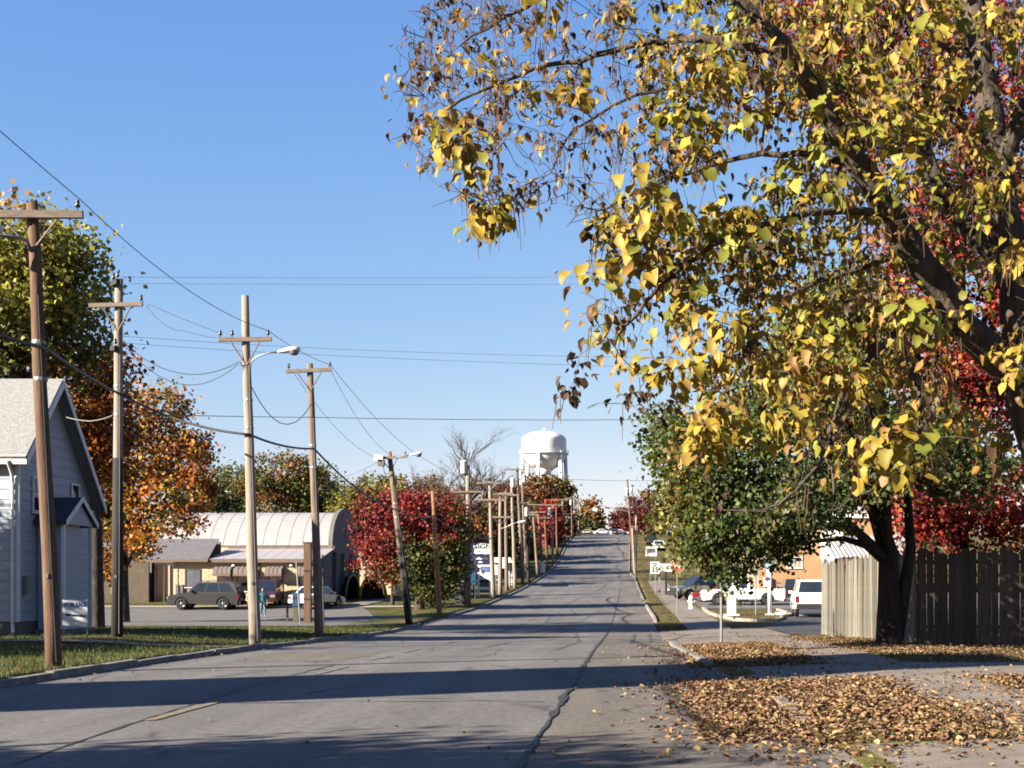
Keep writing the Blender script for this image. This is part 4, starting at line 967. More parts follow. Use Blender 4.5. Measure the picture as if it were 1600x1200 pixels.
# realtor style banner by the house
g = P(118, 957, 36.5); g = Vector((g.x, 36.5, gz(g.x, 36.5))); t = thing('banner_sign', 'white lawn sign with blue lettering standing before the house porch', 'sign', g, .12)
zc = P(116, 957, 36.5).z - g.z
p = plate(t, -.32, .30, zc - .34, zc + .32, 'white', 'sign_panel', 0, .02)
text('FOR SALE', 'lettering', .15, (0.0, -.024, zc + .2), p, M['sign_blue'], sx=.85)
for k, (a, b) in enumerate(((-.24, -.1), (-.08, .06), (.08, .25))):
    q = MB(); q.box(((a + b) / 2, -.024, zc - .06 - .015 * k), (b - a, .006, .05), ry=.06); q.build('print', M['navy'], p)
for x in (-.3, .28):
    q = MB(); q.bx(x - .02, x + .02, 0.005, .03, -.2, zc + .34); q.build('leg', M['galv'], t)

# blue box, thick post, thin posts on the lot edge
def post_thing(name, label, cat, px, Y, h, w, mt, top=None, round_=False, lean=0.0):
    x = (px - VX) * Y / F; t = thing(name, label, cat, (x, Y, gz(x, Y)))
    m = MB()
    if round_: m.tube([(0, 0, -.2), (lean * .5, 0, h * .5), (lean, 0, h)], w / 2, 8)
    else: m.box((0, 0, h / 2 - .1), (w, w, h + .2))
    m.build('post', M[mt], t); return t
t = post_thing('timber_post', 'thick square weathered timber post at the near edge of the left lot', 'post', 481, 71, 4.0, .34, 'pole_brown'); m = MB(); m.box((0, 0, 4.02), (.4, .4, .06)); m.build('cap', M['wood_dark'], t)
for z in (1.2, 2.6): m = MB(); m.box((0, -.172, z), (.36, .02, .08)); m.build('strap', M['pole_black_and_shade'], t)
t = post_thing('mailbox', 'blue box on a stout dark post beside the timber post', 'mailbox', 463, 71.3, .95, .26, 'wood_dark')
m = MB(); m.prism([(-.2, .85), (.16, .85), (.16, 1.42), (.1, 1.52), (-.12, 1.52), (-.2, 1.42)], 'x', -.16, .15); bxo = m.build('box', M['blue_paint'], t)
m = MB(); m.bx(-.14, .13, -.215, -.2, 1.2, 1.36); m.build('flap', M['navy'], bxo)
m = MB(); m.bx(-.26, -.16, -.1, .05, 1.18, 1.23); m.build('shelf', M['blue_paint'], bxo)
t = post_thing('steel_post', 'thin galvanised leaning post in front of the blue box', 'post', 469, 69, 3.0, .06, 'galv', round_=True, lean=-.19)
m = MB(); m.box((-.19, 0, 3.0), (.08, .08, .08)); m.build('cap', M['galv'], t)
t = post_thing('steel_post', 'thin dark post close to the tilted-arm utility pole', 'post', 506, 60, 3.1, .06, 'dark_grey', round_=True, lean=-.05)
m = MB(); m.box((-.05, 0, 3.1), (.08, .08, .08)); m.build('cap', M['galv'], t)
t = post_thing('stake', 'short brown wooden stake beside the walking person', 'post', 449, 73, .85, .09, 'pole_brown'); m = MB(); m.box((0, 0, .86), (.1, .1, .03)); m.build('cap', M['wood_dark'], t)
t = post_thing('stake', 'tall thin yellowish stake standing against the pale pole', 'post', 726.5, 93.5, 2.65, .12, 'pole_orange'); m = MB(); m.box((0, 0, 2.66), (.13, .13, .04)); m.build('cap', M['pole_orange'], t)
g = Vector(((722 - VX) * 97.5 / F, 97.5, 0)); g.z = gz(g.x, g.y); t = thing('refuse_bin', 'dark grey upright bin left of the pale weathered pole', 'bin', g)
m = MB(); m.box((-.05, 0, .75), (.75, .6, 1.6), top=(1.05, 1.05)); m.build('body', M['dark_grey'], t); m = MB(); m.box((-.05, -.02, 1.58), (.86, .7, .1)); m.build('lid', M['grey_wall'], t)
# dark blue pennant sign
g = Vector(((741 - VX) * 108 / F, 108, 0)); g.z = gz(g.x, g.y); t = thing('pennant_sign', 'dark blue house-shaped sign on a thin pole before the sign board', 'sign', g)
m = MB(); m.tube([(.08, .02, -.2), (.08, .02, 3.2)], .04, 6); m.build('post', M['dark_grey'], t)
zt = P(741, 883, 108).z - g.z
m = MB(); m.prism([(-.36, zt - .55), (.42, zt - .55), (.42, zt - .25), (.1, zt + .05), (-.12, zt + .05), (-.36, zt - .2)], 'y', -.06, 0); m.build('top_panel', M['black'], t)
m = MB(); m.bx(-.3, .12, -.05, 0, zt - 1.5, zt - .56); m.build('lower_panel', M['blue_paint'], t)

# the sign tower
def sign_tower():
    Y = 116.0; x = (753.5 - VX) * Y / F; g = gz(x, Y); t = thing('sign_tower', 'tall sign with SIGN lettering on white over dark blue panels between the poles', 'sign', (x, Y, g))
    Z = lambda py: P(0, py, Y).z - g; X = lambda px: (px - 753.5) * Y / F
    for s in (740, 767):
        m = MB(); m.bx(X(s) - .06, X(s) + .06, .05, .17, -.2, Z(848)); m.build('post', M['navy'], t)
    m = MB(); m.bx(X(737), X(768), 0, .05, Z(898), Z(848)); m.build('backing', M['navy'], t)
    # white ragged oval head panel
    poly = []
    for k in range(28):
        a = 2 * PI * k / 28; rr = 1 + .05 * math.sin(5 * a) ; poly.append((X(754) + (X(767.5) - X(754)) * rr * max(-1, min(1, 1.25 * math.cos(a))), Z(857.5) + (Z(849.5) - Z(857.5)) * rr * max(-1, min(1, 1.2 * math.sin(a)))))
    m = MB(); m.prism(poly, 'y', -.04, -.002); p = m.build('head_panel', M['white'], t)
    text('SIGN', 'lettering', .56, (X(754.5), -.045, Z(854)), p, M['black'], sx=1.15)
    for px in range(744, 766, 5):
        q = MB(); q.box((X(px), -.045, Z(860) + rnd.uniform(-.03, .03)), (.15, .008, .12), ry=rnd.uniform(-.6, .6)); q.build('print', M['sign_pink'], p)
    m = MB(); m.bx(X(756), X(758.5), -.02, -.002, Z(867), Z(862)); m.build('arrow', M['sky_blue'], t)
    # vehicle silhouettes on navy
    def carshape(cx, cy, w, mt):
        a = X(cx); b = Z(cy); w *= Y / F
        m = MB(); m.prism([(a - w / 2, b - w * .12), (a + w / 2, b - w * .12), (a + w / 2, b + w * .06), (a + w * .25, b + w * .1), (a + w * .12, b + w * .24), (a - w * .2, b + w * .24), (a - w * .32, b + w * .08), (a - w / 2, b + w * .04)], 'y', -.012, -.002); m.build('emblem', M[mt], t)
    carshape(748.5, 873, 9, 'white'); carshape(758.5, 873, 9, 'chrome'); carshape(750.5, 878.5, 7, 'white')
    m = MB(); m.bx(X(746), X(767), -.03, -.002, Z(896), Z(882.5)); p = m.build('lower_panel', M['white'], t)
    m = MB(); m.bx(X(751), X(766), -.036, -.031, Z(894.5), Z(885)); p2 = m.build('face', M['sign_blue'], p)
    for z in (887.5, 890, 892.5): 
        q = MB(); q.bx(X(753), X(764), -.04, -.036, Z(z) - .02, Z(z) + .02); q.build('print', M['sky_blue'], p)
sign_tower()
def frame_sign():
    Y = 112.0; x = (756.5 - VX) * Y / F; g = gz(x, Y); t = thing('sandwich_board', 'white framed standing board with dark blue face at the foot of the tall sign', 'sign', (x, Y, g))
    Z = lambda py: P(0, py, Y).z - g; X = lambda px: (px - 756.5) * Y / F
    for a, b in ((746, 749), (764.5, 767)): m = MB(); m.bx(X(a), X(b), -.05, .05, -.05, Z(897)); m.build('leg', M['white'], t)
    for a, b in ((905.5, 897), (920, 917)): m = MB(); m.bx(X(749), X(764.5), -.05, .05, Z(a), Z(b)); m.build('rail', M['white'], t)
    m = MB(); m.bx(X(749), X(764.5), -.02, .02, Z(911.5), Z(905.5)); m.build('face', M['navy'], t)
    m = MB(); m.bx(X(749), X(764.5), -.02, .02, Z(917), Z(911.6)); m.build('lower_face', M['green_paint'], t)
frame_sign()
def canopy():
    Y = 136.0; px0 = 785; x = (px0 - VX) * Y / F; g = gz(x, Y); t = thing('canopy', 'white flat canopy with sloping right end behind the distant poles', 'canopy', (x, Y, g))
    Z = lambda py: P(0, py, Y).z - g; X = lambda px: (px - px0) * Y / F
    m = MB(); m.prism([(X(769), Z(879)), (X(801), Z(879)), (X(797), Z(871)), (X(769), Z(871))], 'y', 0, 4); m.build('roof', M['white'], t)
    for px in (772, 795):
        for y in (.3, 3.7): m = MB(); m.tube([(X(px), y, -.2), (X(px), y, Z(879))], .1, 7); m.build('post', M['white'], t)
    m = MB(); m.bx(X(783), X(791), -.1, .2, Z(888), Z(879.2)); m.build('hanging_panel', M['white'], t)
canopy()
t = thing('panel_sign', 'upright white panel sign below the canopy', 'sign', (P(774.5, 890, 128).x, 128, gz(P(774.5, 890, 128).x, 128)))
z0 = P(0, 898, 128).z - t.location.z; z1 = P(0, 882.5, 128).z - t.location.z
m = MB(); m.bx(-.17, .17, -.05, .05, z0, z1); m.build('panel', M['white'], t)
m = MB(); m.bx(-.05, .05, -.03, .03, -.2, z0); m.build('foot', M['galv'], t)
# yellow rimmed arches by the hall's end
def arch(label, px, Y, w, h, tilt):
    x = (px - VX) * Y / F; t = thing('tunnel_arch', label, 'arch', (x, Y, gz(x, Y)), tilt)
    n = 16; rim = [(w / 2 * math.cos(PI - PI * k / n), 0, h * math.sin(PI - PI * k / n)) for k in range(n + 1)]
    m = MB(); m.tube([(p[0], -.02, p[2]) for p in rim], .1, 7); m.build('rim', M['yellow'], t, True)
    m = MB(); vs = []; fs = []
    for p in rim: vs += [(p[0] * .97, 0, p[2] * .97), (p[0] * .97, 1.6, p[2] * .97)]
    for k in range(n): fs.append((2 * k, 2 * k + 1, 2 * k + 3, 2 * k + 2))
    m.add(vs, fs); m.build('barrel', M['black'], t, True)
    m = MB(); m.prism([(p[0] * .95, p[2] * .95) for p in rim], 'y', 1.5, 1.6); m.build('back_panel', M['black'], t)
arch('yellow rimmed dark arch standing in front of the crimson tree', 583, 105, 1.95, 1.75, .25)
arch('dark round arch with yellow foot, tucked against the hall end wall', 551, 106, 1.5, 1.75, 1.0)

# ================================================================== FENCE AND SHED
def fence():
    A0 = Vector((6.96, 51.7)); C0 = Vector((8.0, 39.3)); E0 = Vector((15.0, 38.8))
    t = thing('board_fence', 'tall weathered grey board fence turning the corner behind the maple trunk', 'fence', (C0.x, C0.y, gz(C0.x, C0.y)))
    o = Vector((C0.x, C0.y, t.location.z))
    def run(a, b, w, h, nrm, mt):
        d = (b - a); L = d.length; d.normalize(); ang = math.atan2(d.y, d.x); n = int(L / w)
        for k in range(n):
            c = a + d * ((k + .5) * L / n); z = gz(c.x, c.y); hh = h + rnd.uniform(-.11, .06); ww = L / n - (rnd.uniform(.015, .05) if mt == 'wood_grey' else rnd.uniform(.002, .011))
            m = MB(); s = rnd.uniform(-.06, .06)
            m.add([(-ww / 2, -.012, 0), (ww / 2, -.012, 0), (ww / 2, .012, 0), (-ww / 2, .012, 0), (-ww / 2, -.012, hh - s), (ww / 2, -.012, hh + s), (ww / 2, .012, hh + s), (-ww / 2, .012, hh - s)],
                  [(3, 2, 1, 0), (4, 5, 6, 7), (0, 1, 5, 4), (1, 2, 6, 5), (2, 3, 7, 6), (3, 0, 4, 7)])
            ob = m.build('plank', M[mt], t); ob.location = Vector((c.x, c.y, z - .05)) - o + Vector((nrm[0], nrm[1], 0)) * rnd.uniform(0, .02); ob.rotation_euler = (rnd.uniform(-.012, .012), rnd.uniform(-.012, .012), ang)
        for zz in (.5, 1.5, 2.3):
            m = MB(); m.add([(a.x - o.x - nrm[0] * .05, a.y - o.y - nrm[1] * .05, gz(a.x, a.y) - o.z + zz - .05), (b.x - o.x - nrm[0] * .05, b.y - o.y - nrm[1] * .05, gz(b.x, b.y) - o.z + zz - .05),
                            (b.x - o.x - nrm[0] * .05, b.y - o.y - nrm[1] * .05, gz(b.x, b.y) - o.z + zz + .05), (a.x - o.x - nrm[0] * .05, a.y - o.y - nrm[1] * .05, gz(a.x, a.y) - o.z + zz + .05)], [(0, 1, 2, 3)])
            m.build('rail', M['wood_dark'], t)
        for k in range(int(L / 2.4) + 1):
            c = a + d * min(L, k * 2.4); m = MB(); m.box((c.x - o.x - nrm[0] * .13, c.y - o.y - nrm[1] * .13, h / 2 - .1), (.1, .1, h), rz=ang); m.build('post', M['wood_dark'], t)
    run(A0, C0, .24, 2.72, (-1, 0), 'wood_grey'); run(C0, E0, .19, 2.68, (0, -1), 'wood_shaded')
fence()
def shed():
    t = thing('shed', 'small shed with white corrugated roof and brown eave behind the fence corner', 'shed', (7.5, 52.3, gz(7, 52.3)))
    m = MB(); m.bx(.1, 3.0, .1, 3.0, -.2, 2.8); m.build('wall', M['red_brown'], t)
    m = MB(); vs = []; fs = []; n = 60
    for k in range(n + 1):
        x = -.05 + 3.2 * k / n; dz = .025 * math.sin(k * PI / 1.5); vs += [(x, -.25, 2.85 + dz + .02 * x), (x, 3.2, 3.75 + dz + .02 * x)]
    for k in range(n): fs.append((2 * k, 2 * k + 2, 2 * k + 3, 2 * k + 1))
    m.add(vs, fs); m.build('roof', M['shed_roof'], t)
    m = MB(); m.bx(-.02, 3.1, -.2, -.15, 2.58, 2.82); m.build('eave_board', M['red_brown'], t)
    m = MB(); m.bx(-.04, .08, -.2, 3.1, 2.6, 2.83); m.build('corner_board', M['white'], t)
shed()

# ================================================================== VEHICLES
def wheel(parent, x, y, r, w, side):
    m = MB(); m.lathe([(r * .62, -w / 2), (r * .93, -w / 2), (r, -w * .36), (r, w * .36), (r * .93, w / 2), (r * .62, w / 2)], 20); t = m.build('tyre', M['rubber'], parent, True)
    t.location = (x, y, r); t.rotation_euler = (PI / 2, 0, 0); t.name = 'wheel'
    m = MB(); m.lathe([(0, -side * w * .30), (r * .25, -side * w * .34), (r * .3, -side * w * .26), (r * .55, -side * w * .22), (r * .63, -side * w * .44)], 16); m.build('rim', M['chrome'], t, True)
    m = MB(); 
    for k in range(5):
        a = 2 * PI * k / 5; m.tube([(r * .2 * math.cos(a), r * .2 * math.sin(a), -side * w * .37), (r * .6 * math.cos(a), r * .6 * math.sin(a), -side * w * .40)], r * .07, 4)
    m.build('spokes', M['chrome'], t)
    return t
def vehicle(label, cat, name, loc, rz, kind, pm, L, H, Wd, wr=.36, group=None, plate_=True, clear=None):
    t = thing(name, label, cat, loc, rz, group); c = clear or wr * .75
    hl = L / 2; wx = (hl * .60, -hl * .58)
    bt = {'suv': .60, 'sedan': .60, 'pickup': .60, 'van': .55}[kind] * H   # beltline
    def arch_(xc):
        return [(xc - wr * 1.2 * math.cos(PI * k / 8) , wr + (wr * 1.22) * math.sin(PI * k / 8)) for k in range(9)]
    top = {'suv': [(hl, c + .12), (hl, bt * .70), (hl - .08, bt * .84), (hl * .55, bt * 1.0), (hl * .45, bt * 1.02), (-hl + .05, bt * 1.02), (-hl, bt * .9), (-hl, c + .12)],
           'van': [(hl, c + .1), (hl, bt * .7), (hl - .1, bt * .86), (hl * .62, bt * 1.03), (-hl + .05, bt * 1.03), (-hl, bt * .9), (-hl, c + .1)],
           'pickup': [(hl, c + .1), (hl, bt * .80), (hl - .12, bt * .92), (hl * .45, bt * 1.0), (-hl + .03, bt * 1.0), (-hl, bt * .95), (-hl, c + .2)],
           'sedan': [(hl, c + .08), (hl, bt * .66), (hl - .12, bt * .80), (hl * .42, bt * .98), (-hl * .62, bt * 1.03), (-hl + .06, bt * .98), (-hl, bt * .82), (-hl, c + .1)]}[kind]
    under = [(-hl + .12, c)] + arch_(wx[1])[0:] + arch_(wx[0])[0:] + [(hl - .12, c)]
    # under: from rear to front; arch goes from -x to +x
    poly = top + under
    cx = 0; cz = sum(p[1] for p in poly) / len(poly)
    n = len(poly); vs = []; fs = []
    lay = [(-Wd / 2 + .0, .965), (-Wd / 2 + .0, .965)]
    rings = [(-Wd / 2, .97), (-Wd / 2 + .07, 1.0), (Wd / 2 - .07, 1.0), (Wd / 2, .97)]
    for y, s in rings:
        for (x, z) in poly: vs.append((x * (1 - (1 - s) * .5), y, cz + (z - cz) * s if z > c + .05 else z))
    for i in range(3):
        for k in range(n): fs.append((i * n + k, i * n + (k + 1) % n, (i + 1) * n + (k + 1) % n, (i + 1) * n + k))
    fs += [tuple(range(n))[::-1], tuple(3 * n + k for k in range(n))]
    m = MB(); m.add(vs, fs); body = m.build('body', M[pm], t)
    # cabin
    z0 = bt * (1.02 if kind in ('suv', 'van', 'sedan') else 1.0) - .01
    cab = {'suv': [(-hl + .06, z0), (hl * .46, z0), (hl * .16, H), (-hl * .72, H), (-hl * .86, H - .06)],
           'van': [(-hl + .05, z0), (hl * .66, z0), (hl * .22, H), (-hl * .80, H), (-hl * .93, H - .08)],
           'pickup': [(-hl * .16, z0), (hl * .46, z0), (hl * .22, H), (-hl * .06, H), (-hl * .13, H - .05)],
           'sedan': [(-hl * .72, z0), (hl * .42, z0), (hl * .10, H), (-hl * .32, H), (-hl * .42, H - .03)]}[kind]
    def hw(z): return Wd / 2 * (.96 - .17 * (z - z0) / (H - z0))
    k = len(cab); vs = [(x, -hw(z), z) for x, z in cab] + [(x, hw(z), z) for x, z in cab]
    m = MB(); m.add(vs, [tuple(range(k))[::-1], tuple(range(k, 2 * k))] + [(i, (i + 1) % k, k + (i + 1) % k, k + i) for i in range(k)]); m.build('cabin', M[pm], t)
    # glass: side panes between pillars
    xr0, xf0 = cab[0][0], cab[1][0]; xf1, xr1 = cab[2][0], cab[3][0]
    zl, zh = z0 + .04, H - .09
    def xa(z, front):
        f = (z - z0) / (H - z0); return (xf0 + (xf1 - xf0) * f) if front else (xr0 + (xr1 - xr0) * f)
    nb = {'suv': 3, 'van': 3, 'pickup': 2, 'sedan': 2}[kind]
    for s in (-1, 1):
        for b in range(nb):
            f0 = b / nb; f1 = (b + 1) / nb; pts = []
            for (f, z) in ((f0, zl), (f1, zl), (f1, zh), (f0, zh)):
                a = xa(z, False) + .10; d = xa(z, True) - .10; g = .03 if f in (f0,) else -.03
                pts.append(Vector((a + (d - a) * f + (.03 if f == f0 else -.03), s * (hw(z) + .004), z)))
            if s < 0: m = MB(); m.quad(pts[0], pts[1], pts[2], pts[3])
            else: m = MB(); m.quad(pts[3], pts[2], pts[1], pts[0])
            m.build('side_window', M['glass'], t)
    def cross(zA, zB, front, name):
        off = .012 * (1 if front else -1); m = MB()
        m.quad((xa(zA, front) + off, -hw(zA) + .1, zA), (xa(zA, front) + off, hw(zA) - .1, zA), (xa(zB, front) + off, hw(zB) - .1, zB), (xa(zB, front) + off, -hw(zB) + .1, zB)); m.build(name, M['glass'], t)
    cross(zl, zh + .02, True, 'windscreen')
    # rear glass follows the steeper of the two rear facets
    r0 = cab[0]; r1 = cab[4] if kind != 'sedan' else cab[4]
    def rp(f): return r0[0] + (r1[0] - r0[0]) * f, r0[1] + (r1[1] - r0[1]) * f
    (xA, zA), (xB, zB) = rp(.12), rp(.92); m = MB(); m.quad((xA - .014, -hw(zA) + .12, zA), (xA - .014, hw(zA) - .12, zA), (xB - .014, hw(zB) - .12, zB), (xB - .014, -hw(zB) + .12, zB)); m.build('rear_window', M['glass'], t)
    for x in wx:
        for s in (-1, 1): wheel(t, x, s * (Wd / 2 - .13), wr, .22, s)
        m = MB(); m.bx(x - wr * 1.1, x + wr * 1.1, -Wd / 2 + .06, Wd / 2 - .06, c + .02, wr * 2.1); m.build('wheel_well', M['dark'], t)
    # bumpers, lamps, plate, mirrors, handles
    bmat = 'black_plastic' if kind in ('suv', 'pickup') else pm
    if kind == 'pickup': bmat = 'chrome'
    m = MB(); m.box((hl + .03, 0, c + .16), (.16, Wd * .95, .22)); m.build('bumper', M[bmat], t)
    m = MB(); m.box((-hl - .04, 0, c + .16), (.16, Wd * .93, .22)); bp = m.build('bumper', M['black_plastic'] if kind == 'suv' else M[bmat], t)
    m = MB(); m.box((hl + .005, 0, bt * .66), (.03, Wd * .5, bt * .18)); m.build('grille', M['black_plastic'], t)
    for s in (-1, 1):
        m = MB(); m.box((hl - .02, s * (Wd / 2 - .2), bt * .70), (.1, .3, .15)); m.build('headlight', M['head_lens'], t)
        m = MB(); m.box((-hl + .02, s * (Wd / 2 - .10), bt * .78), (.1, .17, .34 if kind in ('suv', 'pickup', 'van') else .16)); m.build('tail_light', M['red_lens'], t)
        m = MB(); m.box((xa(z0 + .12, True) - .22, s * (Wd / 2 + .08), z0 + .1), (.1, .2, .15)); m.build('mirror', M[pm if kind != 'pickup' else 'black_plastic'], t)
        for xd in (.1, -.9 if kind != 'pickup' else .1):
            m = MB(); m.box((xd, s * (Wd / 2 + .0), bt * .88), (.2, .03, .04)); m.build('handle', M['black_plastic'], t)
    if plate_:
        m = MB(); m.box((-hl - .012, .05, bt * .60), (.02, .5, .17)); m.build('licence_plate', M['plate'], t)
    if kind == 'suv':
        for s in (-1, 1):
            m = MB(); m.tube([(-hl * .7, s * hw(H) * .92, H + .02), (-hl * .65, s * hw(H) * .92, H + .07), (0, s * hw(H) * .92, H + .07), (hl * .08, s * hw(H) * .92, H + .02)], .022, 5); m.build('roof_rail', M['black_plastic'], t)
    if kind == 'pickup':
        m = MB(); m.bx(-hl + .1, -hl * .2, -Wd / 2 + .1, Wd / 2 - .1, bt * .985, bt * 1.004); m.build('bed', M['dark_grey'], t)
    # sill trim
    for s in (-1, 1):
        m = MB(); m.box((0.02, s * (Wd / 2 + .003), bt * .55), (L * .36, .02, .07)); m.build('side_trim', M['black_plastic'] if kind == 'suv' else M[pm], t)
    return t
def G(px, Y): x = (px - VX) * Y / F; return (x, Y, gz(x, Y) + .03)
vehicle('dark grey four door wagon parked side-on before the tan wall', 'car', 'parked_suv', G(323, 93), PI, 'suv', 'p_grey', 4.6, 1.8, 1.78, .38)
vehicle('dark maroon van facing out behind the pale lamp pole', 'car', 'parked_van', G(416, 95.5), -PI / 2 + .12, 'van', 'p_maroon', 4.5, 1.75, 1.8)
vehicle('white sedan seen from behind between the posts at the tan wall', 'car', 'parked_sedan', G(496, 94.5), PI / 2 - .3, 'sedan', 'p_white', 4.5, 1.4, 1.72)
vehicle('long white pickup truck parked side-on in the right lot', 'pickup truck', 'pickup_truck', G(1160, 97), PI, 'pickup', 'p_white', 5.7, 1.85, 1.9, .39)
vehicle('red car mostly hidden behind the long white pickup', 'car', 'parked_car', G(1132, 103), PI, 'sedan', 'p_red', 4.8, 1.4, 1.75)
vehicle('black wagon at the left of the right lot behind the hydrant', 'car', 'parked_wagon', G(1092, 108), PI + .5, 'suv', 'p_black', 4.5, 1.7, 1.75)
vehicle('black hatchback with red tail light between the two white trucks', 'car', 'parked_hatchback', G(1239, 104), PI / 2, 'van', 'p_black', 4.2, 1.6, 1.75)
vehicle('white high-riding utility vehicle seen from behind, cut off by the fence', 'car', 'parked_truck', (9.77, 77.2, gz(9.77, 77.2) + .03), PI / 2 - .06, 'suv', 'p_white', 4.7, 1.98, 1.92, .40, clear=.42)
def GF(px, py, Y): p = P(px, py, Y); return (p.x, Y, gz(p.x, Y) + .03)
vehicle('white car crossing the street at the crest of the hill', 'car', 'crossing_car', GF(942, 833, 380), 0, 'sedan', 'p_white', 4.9, 1.5, 1.8)
vehicle('cream coloured long car following the white one at the crest', 'car', 'crossing_car', GF(916, 833, 383), PI, 'sedan', 'p_cream', 5.0, 1.3, 1.8)
vehicle('small white car at the crest right of the crossing white car', 'car', 'crossing_car', GF(970, 832, 386), 0, 'sedan', 'p_white', 4.3, 1.4, 1.75)
vehicle('dark car waiting at the crest between the two white ones', 'car', 'waiting_car', GF(961, 832, 384), PI / 2, 'suv', 'p_black', 4.4, 1.6, 1.75)
vehicle('dark car parked up the hill beyond the framed sign', 'car', 'parked_car', (3.3, 224, gz(3.3, 224)), -PI / 2, 'suv', 'p_grey', 4.4, 1.6, 1.75)
vehicle('white car parked up the hill at the edge of the green tree', 'car', 'parked_car', (4.3, 216, gz(4.3, 216)), -PI / 2, 'sedan', 'p_white', 4.4, 1.45, 1.75)

# ================================================================== PERSON
def skin_mesh(name, nodes, edges, radii, sub=2, root=0):
    me = bpy.data.meshes.new(name); me.from_pydata(nodes, edges, []); o = bpy.data.objects.new(name, me); C.objects.link(o)
    md = o.modifiers.new('skin', 'SKIN'); 
    for i, r in enumerate(radii): 
        v = me.skin_vertices[0].data[i]; v.radius = (r, r) if not isinstance(r, tuple) else r
        v.use_root = (i == root)
    sb = o.modifiers.new('sub', 'SUBSURF'); sb.levels = sub; sb.render_levels = sub
    dg = bpy.context.evaluated_depsgraph_get(); ev = o.evaluated_get(dg); m2 = bpy.data.meshes.new_from_object(ev)
    bpy.data.objects.remove(o); bpy.data.meshes.remove(me); return m2
def person():
    Y = 84.5; x = (411 - VX) * Y / F; t = thing('person', 'person in a teal jacket and pale jeans walking across the left lot', 'person', (x, Y, gz(x, Y) + .03), .15)
    # faces the camera (-y); y forward negative; mid-stride
    N = [(0, 0, .88), (0, 0, 1.02), (0, -.02, 1.2), (0, -.02, 1.36), (0, -.03, 1.44), (0, -.05, 1.50),       # 0-5 pelvis..neck/head base
         (.10, 0, .84), (.11, -.10, .46), (.12, -.02, .09), (.12, -.16, .035),                                  # 6-9 left leg
         (-.10, 0, .84), (-.11, .02, .46), (-.11, .20, .14), (-.11, .10, .04),                                  # 10-13 right leg
         (.20, -.02, 1.34), (.27, .05, 1.08), (.26, -.10, .86), (.255, -.14, .78),                              # 14-17 left arm
         (-.20, -.02, 1.34), (-.27, -.04, 1.08), (-.27, -.22, .92), (-.265, -.27, .85)]                         # 18-21 right arm
    E = [(0, 1), (1, 2), (2, 3), (3, 4), (4, 5), (0, 6), (6, 7), (7, 8), (8, 9), (0, 10), (10, 11), (11, 12), (12, 13), (3, 14), (14, 15), (15, 16), (16, 17), (3, 18), (18, 19), (19, 20), (20, 21)]
    r = [(.15, .11), (.145, .105), (.165, .115), (.15, .10), .06, .055, .095, .068, .045, .04, .095, .068, .045, .04, .068, .05, .038, .03, .068, .05, .038, .03]
    me = skin_mesh('person_body', N, E, r)
    for k in ('jacket', 'jeans', 'skin', 'shoe'): me.materials.append(M[k])
    for p in me.polygons:
        c = p.center; p.use_smooth = True
        arm = abs(c.x) > .185
        if c.z > 1.425: i = 2
        elif arm and c.z < .885 and abs(c.x) > .22: i = 2
        elif c.z > .80 and not (abs(c.x) < .18 and c.z < .82): i = 0
        elif c.z < .085: i = 3
        else: i = 1
        p.material_index = i
    link('body', me, t)
    # head with face
    m = MB(); prof = [(0, -.125), (.045, -.115), (.062, -.08), (.075, -.03), (.082, .02), (.08, .07), (.06, .11), (.03, .128), (0, .132)]
    m.lathe(prof, 16, (0, 0, 0)); h = m.build('head', M['skin'], t, True); h.location = (0, -.055, 1.575); h.scale = (.92, 1.12, 1)
    m = MB(); m.tube([(0, -.078, .015), (0, -.1, -.02)], [.008, .014], 6); m.build('nose', M['skin'], h)
    for s in (-1, 1):
        m = MB(); m.lathe([(0, -.008), (.01, 0), (0, .008)], 8, (s * .032, -.074, .018)); m.build('eye', M['dark'], h)
        m = MB(); m.lathe([(0, -.03), (.012, 0), (0, .03)], 6, (s * .083, 0, 0)); m.build('ear', M['skin'], h)
    m = MB(); m.box((0, -.07, -.06), (.045, .01, .01)); m.build('mouth', M['red_brown'], h)
    m = MB(); m.lathe([(.085, -.06), (.092, 0), (.092, .06), (.07, .115), (.03, .14), (0, .145)], 14, (0, .02, .0)); m.build('hair', M['hair'], h, True)
    for (hx, hy, hz, s) in ((.255, -.15, .77, 1), (-.265, -.285, .835, -1)):
        m = MB(); m.tube([(hx, hy + .015, hz + .03), (hx, hy, hz), (hx, hy - .01, hz - .05)], [.024, .034, .028], 8); hd = m.build('hand', M['skin'], t, True)
        m = MB()
        for k, ln in enumerate((.055, .065, .06, .045)):
            fy = hy - .035 + k * .018; m.tube([(hx, fy, hz - .045), (hx - s * .006, fy - .004, hz - .045 - ln * .55), (hx - s * .02, fy - .004, hz - .045 - ln)], [.0085, .008, .006], 5)
        m.tube([(hx, hy - .03, hz - .005), (hx - s * .012, hy - .055, hz - .03), (hx - s * .016, hy - .06, hz - .055)], [.01, .009, .007], 5); m.build('fingers', M['skin'], hd, True)
    m = MB(); m.tube([(0, -.03, 1.44), (0, -.045, 1.40)], [.075, .095], 12, False); m.build('collar', M['jacket'], t)
person()
